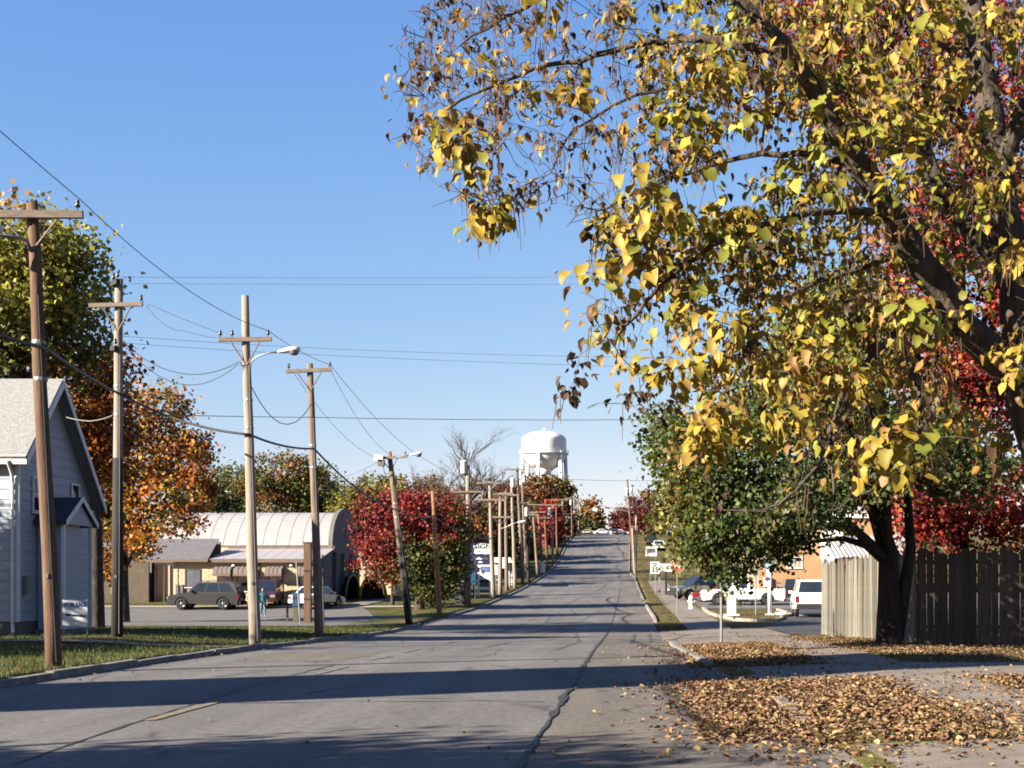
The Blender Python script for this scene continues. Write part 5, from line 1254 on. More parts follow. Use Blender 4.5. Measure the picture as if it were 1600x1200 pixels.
# ================================================================== VEGETATION
DIAMOND = (np.array([(0, 0, 0), (.42, .42, .10), (0, 1, -.05), (-.42, .42, .10)], float), [(0, 1, 2, 3)])
CURL = (np.array([(0, 0, 0), (.40, .25, .22), (.36, .68, .26), (0, 1, .05), (-.36, .68, .20), (-.40, .25, .28), (0, .45, -.02)], float), [(0, 1, 6), (1, 2, 6), (2, 3, 6), (3, 4, 6), (4, 5, 6), (5, 0, 6)])
HEART = (np.array([(0, 0, 0), (0, .36, -.04), (0, .70, -.10), (0, 1.0, -.24),
                   (.29, -.07, .07), (.49, .22, .13), (.47, .52, .09), (.26, .82, -.07),
                   (-.29, -.07, .03), (-.49, .22, .05), (-.47, .52, .04), (-.26, .82, -.10)], float),
         [(0, 4, 5, 1), (1, 5, 6, 2), (2, 6, 7, 3), (0, 1, 9, 8), (1, 2, 10, 9), (2, 3, 11, 10)])
BLADE = (np.array([(-.5, 0, 0), (.5, 0, 0), (.1, 1, .25)], float), [(0, 1, 2)])

def norm(a): return a / np.maximum(np.linalg.norm(a, axis=1, keepdims=True), 1e-9)
def leaf_mesh(name, c, tip, nrm, size, tint, tmpl, width=None, curl=None):
    V, FC = tmpl; N = len(c); k = len(V)
    t = norm(tip); x = norm(np.cross(t, nrm)); n = np.cross(x, t)
    s = np.asarray(size).reshape(-1, 1, 1); w = s if width is None else np.asarray(width).reshape(-1, 1, 1)
    cz = s if curl is None else s * np.asarray(curl).reshape(-1, 1, 1)
    P_ = c[:, None, :] + x[:, None, :] * V[None, :, 0:1] * w + t[:, None, :] * V[None, :, 1:2] * s + n[:, None, :] * V[None, :, 2:3] * cz
    if k > 8: P_ = P_ + R.normal(size=P_.shape) * s * np.where(np.abs(V[None, :, 0:1]) > 0, .055, .02)   # no two blades alike
    P_ = P_.reshape(-1, 3)
    me = bpy.data.meshes.new(name); nf = len(FC); tot = sum(len(f) for f in FC)
    me.vertices.add(N * k); me.vertices.foreach_set('co', P_.astype(np.float32).ravel())
    loops = np.concatenate([np.array(f) for f in FC]); li = (loops[None, :] + (np.arange(N) * k)[:, None]).ravel()
    me.loops.add(N * tot); me.loops.foreach_set('vertex_index', li.astype(np.int32))
    ls = np.cumsum([0] + [len(f) for f in FC[:-1]]); st = (ls[None, :] + (np.arange(N) * tot)[:, None]).ravel()
    me.polygons.add(N * nf); me.polygons.foreach_set('loop_start', st.astype(np.int32))
    me.update(calc_edges=True)
    at = me.attributes.new('tint', 'FLOAT_COLOR', 'POINT')
    col = np.ones((N, k, 4), np.float32); col[:, :, :3] = tint[:, None, :] * 0.42
    if k > 8:      # broad leaves brown from the rim inwards, each by its own amount
        rim = np.zeros((N, k)); rim[:, [4, 5, 6, 7, 8, 9, 10, 11, 3]] = 1.0
        am = rim * (R.random((N, 1)) ** 2.2) * (.25 + .75 * R.random((N, k))) * .75
        bro = np.array([.20, .085, .03]) * .45
        col[:, :, :3] = col[:, :, :3] * (1 - am[:, :, None]) + bro * am[:, :, None]
        col[:, :, :3] *= (1 + R.normal(size=(N, k, 1)) * .08)
    at.data.foreach_set('color', col.ravel())
    return me

def unit(n, rng=R): return norm(rng.normal(size=(n, 3)))
def pick(pal, n, w=None):
    pal = np.array(pal, float); return pal[R.choice(len(pal), n, p=None if w is None else np.array(w) / sum(w))]
YEL = (.56, .40, .045); YG = (.36, .36, .05); TAN = (.46, .26, .07); BRN = (.17, .085, .04); GRN = (.11, .155, .03); DGR = (.05, .085, .025)
ORG = (.80, .33, .045); ORD = (.58, .18, .035); RUST = (.30, .11, .04); RED = (.42, .045, .022); CRI = (.27, .022, .028); MAR = (.13, .025, .03); OLV = (.23, .205, .05); LIME = (.42, .42, .06)

def blob(px, py, Y, rx, ry, rd): k = Y / F; c = P(px, py, Y); return (c.x, c.y, c.z, rx * k, rd, ry * k)

def tree(label, base, height_fork, blobs, nclump, per, lsize, palf, sig=.5, r0=.25, limbs=6, mt='bark', group=None, name='tree', twigs=True, shell=.45, tmpl=DIAMOND, lean=(0, 0), trunk2=None, kindname='crown', down=.35):
    bx, by = base; bz = gz(bx, by); t = thing(name, label, 'tree', (bx, by, bz), 0, group); o = np.array([bx, by, bz])
    B = np.array(blobs, float); vol = B[:, 3] * B[:, 4] * B[:, 5]; vol = vol ** .75; vol /= vol.sum()
    ib = R.choice(len(B), nclump, p=vol); d = unit(nclump); u = R.random(nclump)
    rr = (shell + (1 - shell) * u ** .6)
    cc = B[ib, :3] + d * B[ib, 3:] * rr[:, None] - o
    cc = cc[cc[:, 2] > .3]; nclump = len(cc)
    # trunk and limbs
    fk = Vector((lean[0], lean[1], height_fork)); top = Vector((float(np.average(B[:, 0], weights=vol) - bx) * .9 + lean[0] * .3, float(np.average(B[:, 1], weights=vol) - by) * .8, float(np.max(B[:, 2] + B[:, 5] * .55)) - bz))
    m = MB(); m.tube([(0, 0, -.3), (0.01, 0, .15), fk * .5 + Vector((.03, .02, 0)) * r0, fk, fk.lerp(top, .45), top], [r0 * 1.5, r0 * 1.15, r0 * .95, r0 * .85, r0 * .45, r0 * .1], 10); m.build('trunk', M[mt], t, True)
    if trunk2:
        m = MB(); m.tube([(Vector(p)) for p, _ in trunk2], [r for _, r in trunk2], 9); m.build('trunk', M[mt], t, True)
    hubs = []
    order = R.permutation(nclump)[:limbs]
    for k in order:
        e = Vector(cc[k]); f = rnd.uniform(.0, .55); s = fk.lerp(top, f) if f > .15 else fk * (.85 + f)
        mid = s.lerp(e, .5) + Vector((0, 0, .12 * (e - s).length)); pts = [s, s.lerp(mid, .5) + Vector((0, 0, .05 * (e - s).length)), mid, mid.lerp(e, .6), e]
        r_ = r0 * .42 * (1 - f * .6); m = MB(); m.tube(pts, [r_, r_ * .8, r_ * .55, r_ * .35, r_ * .12], 6); m.build('limb', M[mt], t, True); hubs += pts[1:4]
    if twigs:
        H = np.array([tuple(h) for h in hubs] + [tuple(fk.lerp(top, q)) for q in (.2, .5, .8)]); m = MB()
        for k in R.permutation(nclump)[:min(nclump, 90)]:
            e = cc[k]; h = H[np.argmin(((H - e) ** 2).sum(1))]; a = Vector(h); b = Vector(e); L = (b - a).length
            m.tube([a, a.lerp(b, .5) + Vector((rnd.uniform(-.1, .1), rnd.uniform(-.1, .1), .08)) * L, b], [r0 * .10, r0 * .06, r0 * .02], 4, False)
        m.build('twigs', M[mt], t, kind='stuff')
    # leaves
    n = nclump * per; ci = np.repeat(np.arange(nclump), per)
    c = cc[ci] + R.normal(size=(n, 3)) * sig * np.array([1, 1, .75]) * (R.random((n, 1)) * .9 + .35)
    cw = cc + o
    base_c = palf(cw); tint = base_c[ci] * (1 + R.normal(size=(n, 1)) * .18) + R.normal(size=(n, 3)) * .008
    alt = palf(c + o); mk = R.random(n) < .13; tint[mk] = alt[mk]
    tint = np.clip(tint, .008, .8)
    tip = unit(n) + np.array([0, 0, -down]); nr = unit(n) + np.array([0, 0, .25])
    sz = lsize * (.7 + .6 * R.random(n))
    keep = c[:, 2] > .1
    me = leaf_mesh(kindname, c[keep], tip[keep], nr[keep], sz[keep], tint[keep], tmpl); me.materials.append(M['leaf'])
    link(kindname, me, t); return t

def mixpal(*pw):
    cols = [p for p, _ in pw]; w = [q for _, q in pw]
    return lambda x: pick(cols, len(x), w)
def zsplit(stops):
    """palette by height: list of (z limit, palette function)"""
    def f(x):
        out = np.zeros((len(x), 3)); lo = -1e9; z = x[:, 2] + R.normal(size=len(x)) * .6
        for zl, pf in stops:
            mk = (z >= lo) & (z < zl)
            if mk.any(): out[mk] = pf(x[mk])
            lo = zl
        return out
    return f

# ---- left side trees
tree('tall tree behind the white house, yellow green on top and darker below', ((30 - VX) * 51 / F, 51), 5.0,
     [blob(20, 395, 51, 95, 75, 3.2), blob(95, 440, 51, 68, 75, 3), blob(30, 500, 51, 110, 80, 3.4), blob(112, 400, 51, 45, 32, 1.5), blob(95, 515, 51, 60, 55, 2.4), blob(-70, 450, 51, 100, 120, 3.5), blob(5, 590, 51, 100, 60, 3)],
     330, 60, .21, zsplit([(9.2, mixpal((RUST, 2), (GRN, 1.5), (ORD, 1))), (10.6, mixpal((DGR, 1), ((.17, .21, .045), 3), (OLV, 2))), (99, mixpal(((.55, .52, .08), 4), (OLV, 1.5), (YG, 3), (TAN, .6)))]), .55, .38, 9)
tree('rusty brown tree filling the gap behind the set back pole', ((150 - VX) * 57 / F, 57), 4.0,
     [blob(110, 620, 57, 75, 55, 3), blob(165, 590, 57, 45, 42, 2), blob(60, 690, 57, 80, 70, 3), blob(180, 660, 57, 40, 45, 2), blob(140, 700, 57, 60, 60, 2.4)],
     190, 60, .2, mixpal((RUST, 3), (ORD, 2.4), (DGR, 1.2), (ORG, 1.4), (GRN, 1)), .5, .3, 7)
tree('bright orange maple overhanging the grey wing of the hall', ((192 - VX) * 72 / F, 72), 2.6,
     [blob(252, 640, 71, 50, 34, 2), blob(205, 700, 71, 80, 55, 2.6), blob(285, 712, 71, 42, 40, 2), blob(150, 760, 71, 45, 60, 2), blob(245, 765, 71, 75, 42, 2.4), blob(175, 815, 71, 60, 38, 2.2), blob(270, 820, 70, 45, 26, 1.6), blob(150, 880, 71, 34, 30, 1.5), blob(300, 765, 70, 32, 35, 1.5), blob(215, 845, 70, 30, 22, 1.2), blob(150, 690, 71, 50, 60, 2), blob(120, 800, 71, 45, 60, 1.8)],
     380, 52, .19, mixpal((ORG, 4), (ORD, 2.4), (RUST, 1.4), (OLV, 1.2), (DGR, 1.6), (YEL, .35)), .42, .3, 9)
def redpal(x):
    w = np.array([VX + p[0] * F / p[1] for p in x]); zz = x[:, 2]; out = pick([RED, CRI, CRI, MAR, RUST], len(x))
    g = ((w > 632) & (zz < 4.6) & (R.random(len(x)) < .85)) | ((zz < 2.9) & (R.random(len(x)) < .75)) | ((w > 700) & (R.random(len(x)) < .5))
    out[g] = pick([GRN, DGR, GRN, OLV], int(g.sum())); return out
tree('round crimson tree with dark green lower side by the hall', ((655 - VX) * 92 / F, 92), 1.3,
     [blob(603, 830, 92, 50, 52, 2.2), blob(655, 800, 92, 62, 42, 2.6), blob(697, 822, 92, 40, 52, 2.2), blob(640, 865, 92, 75, 45, 2.8), blob(690, 885, 92, 45, 42, 2), blob(585, 870, 92, 32, 35, 1.5), blob(590, 790, 92, 25, 28, 1.2), blob(665, 925, 92, 30, 22, 1.4)],
     420, 55, .20, redpal, .42, .3, 8)
tree('slender young tree stem under the crimson crown', ((613 - VX) * 96 / F, 96), 1.5, [blob(613, 890, 96, 24, 22, 1)], 30, 40, .18, mixpal((GRN, 1), (RUST, 1)), .35, .12, 3)
BGR = 'background trees behind the hall'
for px, py, Y, rx, ry, cr, pf, lab in (
    (440, 742, 150, 68, 36, .3, mixpal((RUST, 1.5), (OLV, 2), (GRN, 1.5), (TAN, .3)), 'tallest brown olive tree above the hall roof'),
    (362, 760, 160, 42, 36, .3, mixpal((GRN, 2), (OLV, 1.5), (DGR, 1.5)), 'dull green tree above the left end of the hall roof'),
    (300, 785, 150, 60, 40, .3, mixpal((DGR, 2), (GRN, 1)), 'dark green tree behind the orange maple'),
    (495, 770, 155, 42, 42, .3, mixpal((OLV, 2), (GRN, 1.5), (YG, .4)), 'olive tree above the arched end of the hall'),
    (556, 795, 150, 42, 40, .3, mixpal((OLV, 2), (YG, 1), (TAN, .6)), 'yellow olive tree between the hall and the crimson tree'),
    (590, 770, 175, 35, 28, .3, mixpal((OLV, 2), (YG, .6)), 'low yellow green tree left of the crimson crown top'),
    (655, 768, 170, 55, 26, .3, mixpal((OLV, 2), (TAN, 1), (RUST, .8)), 'olive tan tree topping the crimson tree'),
    (735, 790, 165, 45, 42, .3, mixpal((RUST, 2), (MAR, 1), (OLV, 1.2)), 'rusty tree beneath the bare tree'),
    (725, 840, 140, 26, 30, .3, mixpal((ORD, 1), (GRN, 1.5), (CRI, .6)), 'green and orange bush behind the weathered pole')):
    tree(lab, ((px - VX) * Y / F, Y), 2.5, [blob(px, py, Y, rx, ry, 3.2), blob(px - rx * .4, py + ry * .6, Y, rx * .8, ry * .9, 2.5), blob(px + rx * .5, py + ry * .5, Y, rx * .6, ry * .8, 2.5), blob(px, py + ry * 1.4, Y, rx * .9, ry * .8, 2.5)],
         190, 45, .30, pf, .6, .3, 5, group=BGR, twigs=False)
# ---- trees along the far left side of the hill road and at the crest
FARS = [
    (770, 800, 190, 28, 35, mixpal((RUST, 2), (DGR, 2), (OLV, 1)), 'dark rusty tree behind the sign tower'),
    (760, 850, 170, 40, 30, mixpal((DGR, 2), (RUST, 1), (GRN, 1)), 'dark low tree behind the white canopy'),
    (800, 830, 200, 30, 40, mixpal((DGR, 3), (GRN, 1), (RUST, 1)), 'dark green tree among the distant poles'),
    (790, 775, 240, 22, 22, mixpal((RUST, 2), (MAR, 1)), 'rust tree left of the tower trees'),
    (835, 770, 300, 34, 26, mixpal((RUST, 2), (BRN, 1), (ORD, .5), (OLV, .8)), 'domed brown tree under the left of the water tower'),
    (868, 768, 310, 26, 22, mixpal((OLV, 2.4), (BRN, 1), (RUST, .6)), 'domed olive tree under the right of the water tower'),
    (840, 820, 230, 25, 36, mixpal((DGR, 2), (RUST, 1.5)), 'dark tree before the tower trees'),
    (858, 812, 222, 15, 30, mixpal((RED, 2), (CRI, 2), (RUST, .5)), 'crimson roadside tree halfway up the hill'),
    (825, 860, 205, 14, 18, mixpal((RED, 1), (MAR, 1), (RUST, 1)), 'small red shrub among the poles'),
    (880, 820, 262, 16, 34, mixpal((RUST, 1.5), (DGR, 2), (MAR, 1)), 'dark tree near the top of the hill'),
    (922, 806, 430, 18, 22, mixpal((TAN, 1), (RUST, 2), (OLV, 1.2)), 'tan brown tree at the crest left of the signal'),
    (908, 824, 425, 22, 10, mixpal((OLV, 2), (DGR, 2), (RUST, .6)), 'low green tree behind the crossing cars'),
    (775, 880, 185, 40, 22, mixpal((DGR, 2), (RUST, 1)), 'dark hedge tree behind the canopy')]
for px, py, Y, rx, ry, pf, lab in FARS:
    tree(lab, ((px - VX) * Y / F, Y), 1.5, [blob(px, py, Y, rx, ry, 3.2), blob(px - rx * .4, py + ry * .5, Y, rx * .7, ry * .8, 2.6), blob(px + rx * .4, py + ry * .7, Y, rx * .7, ry * .8, 2.6), blob(px, py + ry, Y, rx * .9, ry * .7, 2.6)],
         120, 42, .0021 * Y, pf, .003 * Y, .28, 4, group='trees along the hill road', twigs=False)
for px, py, Y, rx, ry, lab in ((990, 800, 420, 26, 30, 'maroon tree right of the road at the crest'), (968, 812, 430, 13, 18, 'small maroon tree right of the hanging signal'), (1018, 795, 300, 26, 30, 'purple red tree behind the right hand pole')):
    tree(lab, ((px + 12 - VX) * Y / F, Y), 1.5, [blob(px, py, Y, rx, ry, 3), blob(px + rx * .5, py + ry * .5, Y, rx * .8, ry * .8, 3), blob(px - rx * .2, py + ry * .7, Y, rx * .7, ry * .6, 2.5)], 110, 45, .5, mixpal((MAR, 3), (CRI, 1), (RUST, .8)), .75, .3, 4, group='maroon trees right of the road', twigs=False)
# far wood beyond the crest and along both skylines: reads as one mass
def far_wood():
    xs = []; n = 9000
    X = np.concatenate([R.uniform(-220, -95, n // 2), R.uniform(-24, 60, n // 4), R.uniform(60, 220, n // 4)]); Y = R.uniform(560, 640, len(X))
    h = 7 + 4 * np.sin(X * .21) + 2.5 * np.sin(X * .53 + 1); Z = 17 + h * R.random(len(X)) ** .7
    c = np.stack([X, Y, Z], 1); nn = len(X); me = leaf_mesh('far_wood', c, unit(nn), unit(nn), R.uniform(1.2, 2.4, nn), pick([DGR, OLV, GRN, RUST], nn, [3, 2, 2, 1]), DIAMOND); me.materials.append(M['leaf'])
    o = link('far_wood', me); o['kind'] = 'stuff'
far_wood()

def bare_tree(label, base, h, spread, r0, mt='bark_pale', levels=4, seed=3, group=None):
    q = random.Random(seed); bx, by = base; t = thing('bare_tree', label, 'tree', (bx, by, gz(bx, by)), 0, group)
    tr = MB(); br = MB()
    tr.tube([(0, 0, -.3), (0, 0, h * .25), (.1, 0, h * .5), (-.1, 0, h * .72)], [r0, r0 * .8, r0 * .55, r0 * .3], 8)
    def grow(p, d, L, r, lev):
        e = p + d * L; mid = p.lerp(e, .5) + Vector((q.uniform(-.1, .1), q.uniform(-.1, .1), q.uniform(0, .1))) * L
        br.tube([p, mid, e], [r, r * .75, r * .5], 5 if lev > 1 else 3, False)
        if lev <= 0: return
        for k in range(q.randint(3, 4)):
            f = q.uniform(.35, 1.0); s = p.lerp(mid, f * 2) if f < .5 else mid.lerp(e, f * 2 - 1)
            nd = (d + Vector((q.uniform(-1, 1), q.uniform(-1, 1), q.uniform(-.2, .8))) * .8).normalized(); grow(s, nd, L * q.uniform(.5, .72), r * .5, lev - 1)
    for k in range(11):
        f = q.uniform(.35, 1); s = Vector((0, 0, h * .72 * f)); a = q.uniform(0, 2 * PI); el = q.uniform(.3, 1.1)
        grow(s, Vector((math.cos(a) * math.cos(el) * spread, math.sin(a) * math.cos(el) * spread, math.sin(el))).normalized(), h * q.uniform(.2, .34), r0 * .36, levels)
    grow(Vector((-.1, 0, h * .7)), Vector((.1, 0, 1)), h * .22, r0 * .32, levels)
    tr.build('trunk', M[mt], t, True); br.build('branches', M[mt], t, kind='stuff')
bare_tree('tall bare grey tree rising behind the weathered pole', ((731 - VX) * 145 / F, 145), 14.5, .85, .30, 'bark', levels=4, seed=5)
bare_tree('smaller bare twiggy tree left of the tall bare one', ((690 - VX) * 150 / F, 150), 12.0, .9, .22, 'bark', levels=3, seed=9)

# ---- right side: the green maple on its dark trunk
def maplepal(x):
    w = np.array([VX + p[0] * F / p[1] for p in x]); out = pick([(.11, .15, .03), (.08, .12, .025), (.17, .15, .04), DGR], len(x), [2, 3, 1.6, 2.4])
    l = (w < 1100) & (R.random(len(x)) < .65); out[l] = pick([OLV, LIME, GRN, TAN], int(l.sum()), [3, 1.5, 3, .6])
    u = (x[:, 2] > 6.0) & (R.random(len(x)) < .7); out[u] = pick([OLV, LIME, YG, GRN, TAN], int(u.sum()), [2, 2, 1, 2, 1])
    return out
mx, my = (1388 - VX) * 38 / F, 38.0
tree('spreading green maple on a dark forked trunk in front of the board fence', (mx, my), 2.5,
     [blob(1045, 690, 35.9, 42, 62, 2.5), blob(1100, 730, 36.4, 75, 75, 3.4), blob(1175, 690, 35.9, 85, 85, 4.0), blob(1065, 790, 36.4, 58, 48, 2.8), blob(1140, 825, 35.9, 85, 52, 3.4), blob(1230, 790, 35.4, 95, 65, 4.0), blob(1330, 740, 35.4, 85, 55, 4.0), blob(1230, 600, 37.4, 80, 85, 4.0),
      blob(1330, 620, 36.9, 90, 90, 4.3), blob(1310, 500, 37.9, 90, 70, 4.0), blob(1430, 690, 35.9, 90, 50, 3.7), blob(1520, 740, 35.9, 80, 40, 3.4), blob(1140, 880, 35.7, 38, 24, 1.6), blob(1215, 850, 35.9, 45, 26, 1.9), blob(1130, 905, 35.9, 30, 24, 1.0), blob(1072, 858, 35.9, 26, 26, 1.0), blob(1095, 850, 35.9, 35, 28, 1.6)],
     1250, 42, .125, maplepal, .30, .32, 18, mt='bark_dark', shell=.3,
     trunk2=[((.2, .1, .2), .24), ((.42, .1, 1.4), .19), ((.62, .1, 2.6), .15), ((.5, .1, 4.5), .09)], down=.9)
tree('tall scarlet tree towering behind the board fence', ((1500 - VX) * 47 / F, 47), 3.2,
     [blob(1500, 815, 45.5, 130, 45, 2.0), blob(1430, 800, 45, 60, 50, 1.5), blob(1600, 820, 45.5, 60, 45, 1.8), blob(1440, 770, 46.5, 95, 60, 2.2), blob(1560, 760, 46.5, 90, 70, 2.2), blob(1480, 600, 47, 110, 100, 2.6), blob(1590, 560, 47, 110, 120, 2.6), blob(1420, 430, 47, 80, 110, 2.4), blob(1540, 340, 47, 130, 130, 3), blob(1380, 150, 47, 110, 130, 2.6), blob(1520, 100, 47, 140, 150, 3), blob(1640, 250, 47, 120, 160, 3), blob(1330, 60, 47, 90, 80, 2.4), blob(1240, 30, 47, 60, 60, 2)],
     800, 55, .17, mixpal((RED, 5), (CRI, 2), (MAR, .6), (ORD, 1)), .45, .36, 12, mt='bark_dark', shell=.3)
for px, py, Y, rx, ry, pf, lab in ((1420, 800, 160, 120, 70, mixpal((OLV, 2), (GRN, 2), (RUST, 1)), 'far olive tree beyond the brick building'), (1130, 800, 210, 70, 50, mixpal((RUST, 1), (GRN, 2), (OLV, 1)), 'far green tree hidden behind the maple crown')):
    tree(lab, ((px - VX) * Y / F, Y), 2.5, [blob(px, py, Y, rx, ry, 4), blob(px - rx * .5, py + ry * .6, Y, rx * .7, ry * .8, 3), blob(px + rx * .5, py + ry * .6, Y, rx * .7, ry * .8, 3)], 150, 40, .4, pf, .7, .3, 4, twigs=False)

# ---- trees beyond the left picture edge whose shade falls across the road
SH = 'trees beyond the left picture edge'
tree('low spreading tree beyond the left picture edge in front of the white house', (-24, 28.5), 1.2, [(-24, 28.5, 3.6, 3, 3.8, 2.5), (-22, 27, 2.9, 2.2, 2.6, 1.7), (-25, 31, 3.8, 2.4, 2.6, 1.9), (-23.5, 31.3, 5.2, 2.0, 1.8, 1.6)], 210, 60, .2, mixpal((GRN, 2), (OLV, 1)), .5, .22, 6, group=SH)
tree('small tree beyond the left picture edge beside the white house front', (-27, 36.4), 2.5, [(-27, 36.4, 6.0, 1.9, 1.6, 2.6)], 90, 60, .2, mixpal((GRN, 2), (OLV, 1)), .45, .18, 5, group=SH)
tree('thin half bare tree nearest the camera beyond the left picture edge', (-14.5, 6.2), 2.0, [(-14, 6.4, 4.3, 3.0, 2.3, 2.8), (-16, 5.4, 4.9, 3, 2.2, 2.5), (-13, 7.0, 3.4, 2.2, 1.6, 1.5)], 190, 48, .22, mixpal((OLV, 2), (TAN, 2)), .55, .22, 12, group=SH)

# ================================================================== THE CATALPA
def catalpa():
    YB = 15.0; base = Vector((5.0, YB, gz(5.0, YB)))
    t = thing('catalpa_tree', 'big yellow leaved tree with hanging pods whose boughs fill the upper right of the view', 'tree', base)
    b = base
    def W_(l): return [P(px, py, Y) for px, py, Y in l]
    mains = [
        ('trunk', W_([(1726, 1160, 15), (1715, 1050, 15), (1680, 880, 15), (1632, 710, 15), (1600, 600, 15)]), [.40, .31, .27, .24, .22]),
        ('limb', W_([(1600, 605, 15), (1590, 490, 15.1), (1578, 390, 15.2), (1562, 280, 15.2), (1548, 180, 15.3), (1528, 60, 15.4), (1505, -80, 15.5), (1470, -300, 15.6)]), [.21, .185, .17, .16, .15, .135, .11, .05]),
        ('limb', W_([(1602, 600, 15), (1535, 540, 14.8), (1478, 465, 14.6), (1428, 395, 14.4), (1388, 330, 14.2), (1345, 262, 14.0), (1305, 195, 13.8), (1255, 110, 13.6), (1180, 25, 13.5), (1060, -70, 13.4)]), [.20, .17, .16, .15, .14, .12, .10, .08, .06, .03]),
        ('limb', W_([(1586, 450, 15.1), (1535, 378, 15.6), (1482, 318, 16.0), (1440, 225, 16.4), (1400, 140, 16.8), (1350, 40, 17), (1280, -60, 17.2)]), [.12, .11, .10, .09, .07, .05, .03]),
        ('limb', W_([(1562, 290, 15.2), (1590, 190, 15.0), (1650, 80, 14.8), (1760, -80, 14.6)]), [.11, .09, .07, .03]),
        ('limb', W_([(1640, 720, 15), (1740, 520, 15.5), (1860, 300, 16), (2000, 120, 16.5)]), [.2, .16, .11, .04]),
        ('limb', W_([(1255, 110, 13.6), (1150, 70, 13.7), (1040, 62, 13.9), (930, 88, 14.1), (830, 110, 14.2), (740, 150, 14.2), (680, 185, 14.2)]), [.05, .042, .036, .03, .022, .016, .01]),
        ('limb', W_([(1345, 262, 14.0), (1250, 240, 14.4), (1130, 250, 14.8), (1020, 290, 15.0), (930, 330, 15.2)]), [.038, .032, .026, .02, .01]),
        ('limb', W_([(1388, 330, 14.2), (1290, 330, 13.6), (1180, 355, 13.2), (1090, 400, 13.0), (1010, 470, 12.9), (960, 540, 12.9)]), [.045, .038, .03, .024, .018, .01]),
        ('limb', W_([(1478, 465, 14.6), (1400, 520, 14.0), (1330, 600, 13.6), (1290, 700, 13.4), (1275, 760, 13.4), (1190, 800, 13.4)]), [.042, .034, .026, .02, .014, .007]),
        ('limb', W_([(1440, 225, 16.4), (1330, 150, 16.8), (1180, 130, 17), (1030, 140, 17.2), (900, 200, 17.2), (860, 270, 17)]), [.045, .038, .03, .022, .016, .009]),
        ('limb', W_([(1060, -70, 13.4), (940, -50, 13.6), (820, 10, 13.8), (720, 70, 14)]), [.04, .03, .02, .01]),
        ('limb', W_([(1428, 395, 14.4), (1330, 420, 14.8), (1220, 470, 15), (1130, 560, 15), (1085, 640, 15)]), [.04, .033, .026, .018, .01]),
        ('limb', W_([(1330, 600, 13.6), (1300, 690, 13.2), (1252, 755, 13.0), (1205, 795, 13.0), (1130, 797, 13.1)]), [.022, .018, .014, .010, .005]),
        ('limb', W_([(1290, 700, 13.4), (1302, 770, 13.2), (1262, 788, 13.1), (1225, 812, 13.1)]), [.016, .012, .009, .004]),
        ('limb', W_([(1400, 520, 14.0), (1440, 640, 13.4), (1400, 730, 13.1), (1345, 775, 13.0), (1285, 803, 13.0)]), [.026, .02, .015, .011, .005]),
    ]
    nodes = []; 
    for nm, pts, rr in mains:
        # smooth with a little crookedness
        fp = []; fr = []
        for i in range(len(pts) - 1):
            p0 = pts[max(i - 1, 0)]; p1 = pts[i]; p2 = pts[i + 1]; p3 = pts[min(i + 2, len(pts) - 1)]
            for k in range(4):
                f = k / 4; q = .5 * ((2 * p1) + (p2 - p0) * f + (2 * p0 - 5 * p1 + 4 * p2 - p3) * f * f + (3 * p1 - p0 - 3 * p2 + p3) * f ** 3)
                w = .025 if i + k > 0 else 0; fp.append(q + Vector((rnd.uniform(-w, w), rnd.uniform(-w, w), rnd.uniform(-w, w)))); fr.append(rr[i] + (rr[i + 1] - rr[i]) * f)
        fp.append(pts[-1]); fr.append(rr[-1])
        fr = [r * (1 + rnd.uniform(-.06, .06)) for r in fr]
        m = MB(); m.tube([p - b for p in fp], fr, 14 if rr[0] > .1 else 8); m.build(nm, M['bark'], t, True)
        if nm == 'limb': nodes += [(tuple(p), r) for p, r in zip(fp[2:], fr[2:])]
    mask = [(690, -60), (640, 50), (612, 150), (625, 215), (650, 262), (700, 290), (738, 318), (733, 372), (768, 385), (810, 342), (862, 292), (905, 300), (930, 350), (905, 420), (900, 470), (915, 545), (868, 625), (905, 640), (955, 585), (965, 655), (1000, 640), (1060, 590), (1085, 700), (1090, 725), (1130, 700), (1190, 702), (1250, 690), (1330, 730), (1400, 745), (1440, 755), (1480, 700), (1560, 715), (1680, 700), (1680, -60)]
    def inside(x, y):
        c = False; n = len(mask)
        for i in range(n):
            x1, y1 = mask[i]; x2, y2 = mask[i - 1]
            if (y1 > y) != (y2 > y) and x < (x2 - x1) * (y - y1) / (y2 - y1) + x1: c = not c
        return c
    holes = [(1185, 235, 60, 40), (950, 275, 50, 30), (830, 265, 60, 26), (880, 30, 40, 16), (1145, 300, 50, 30), (1120, 500, 20, 30), (1545, 130, 30, 60)]
    tg = []
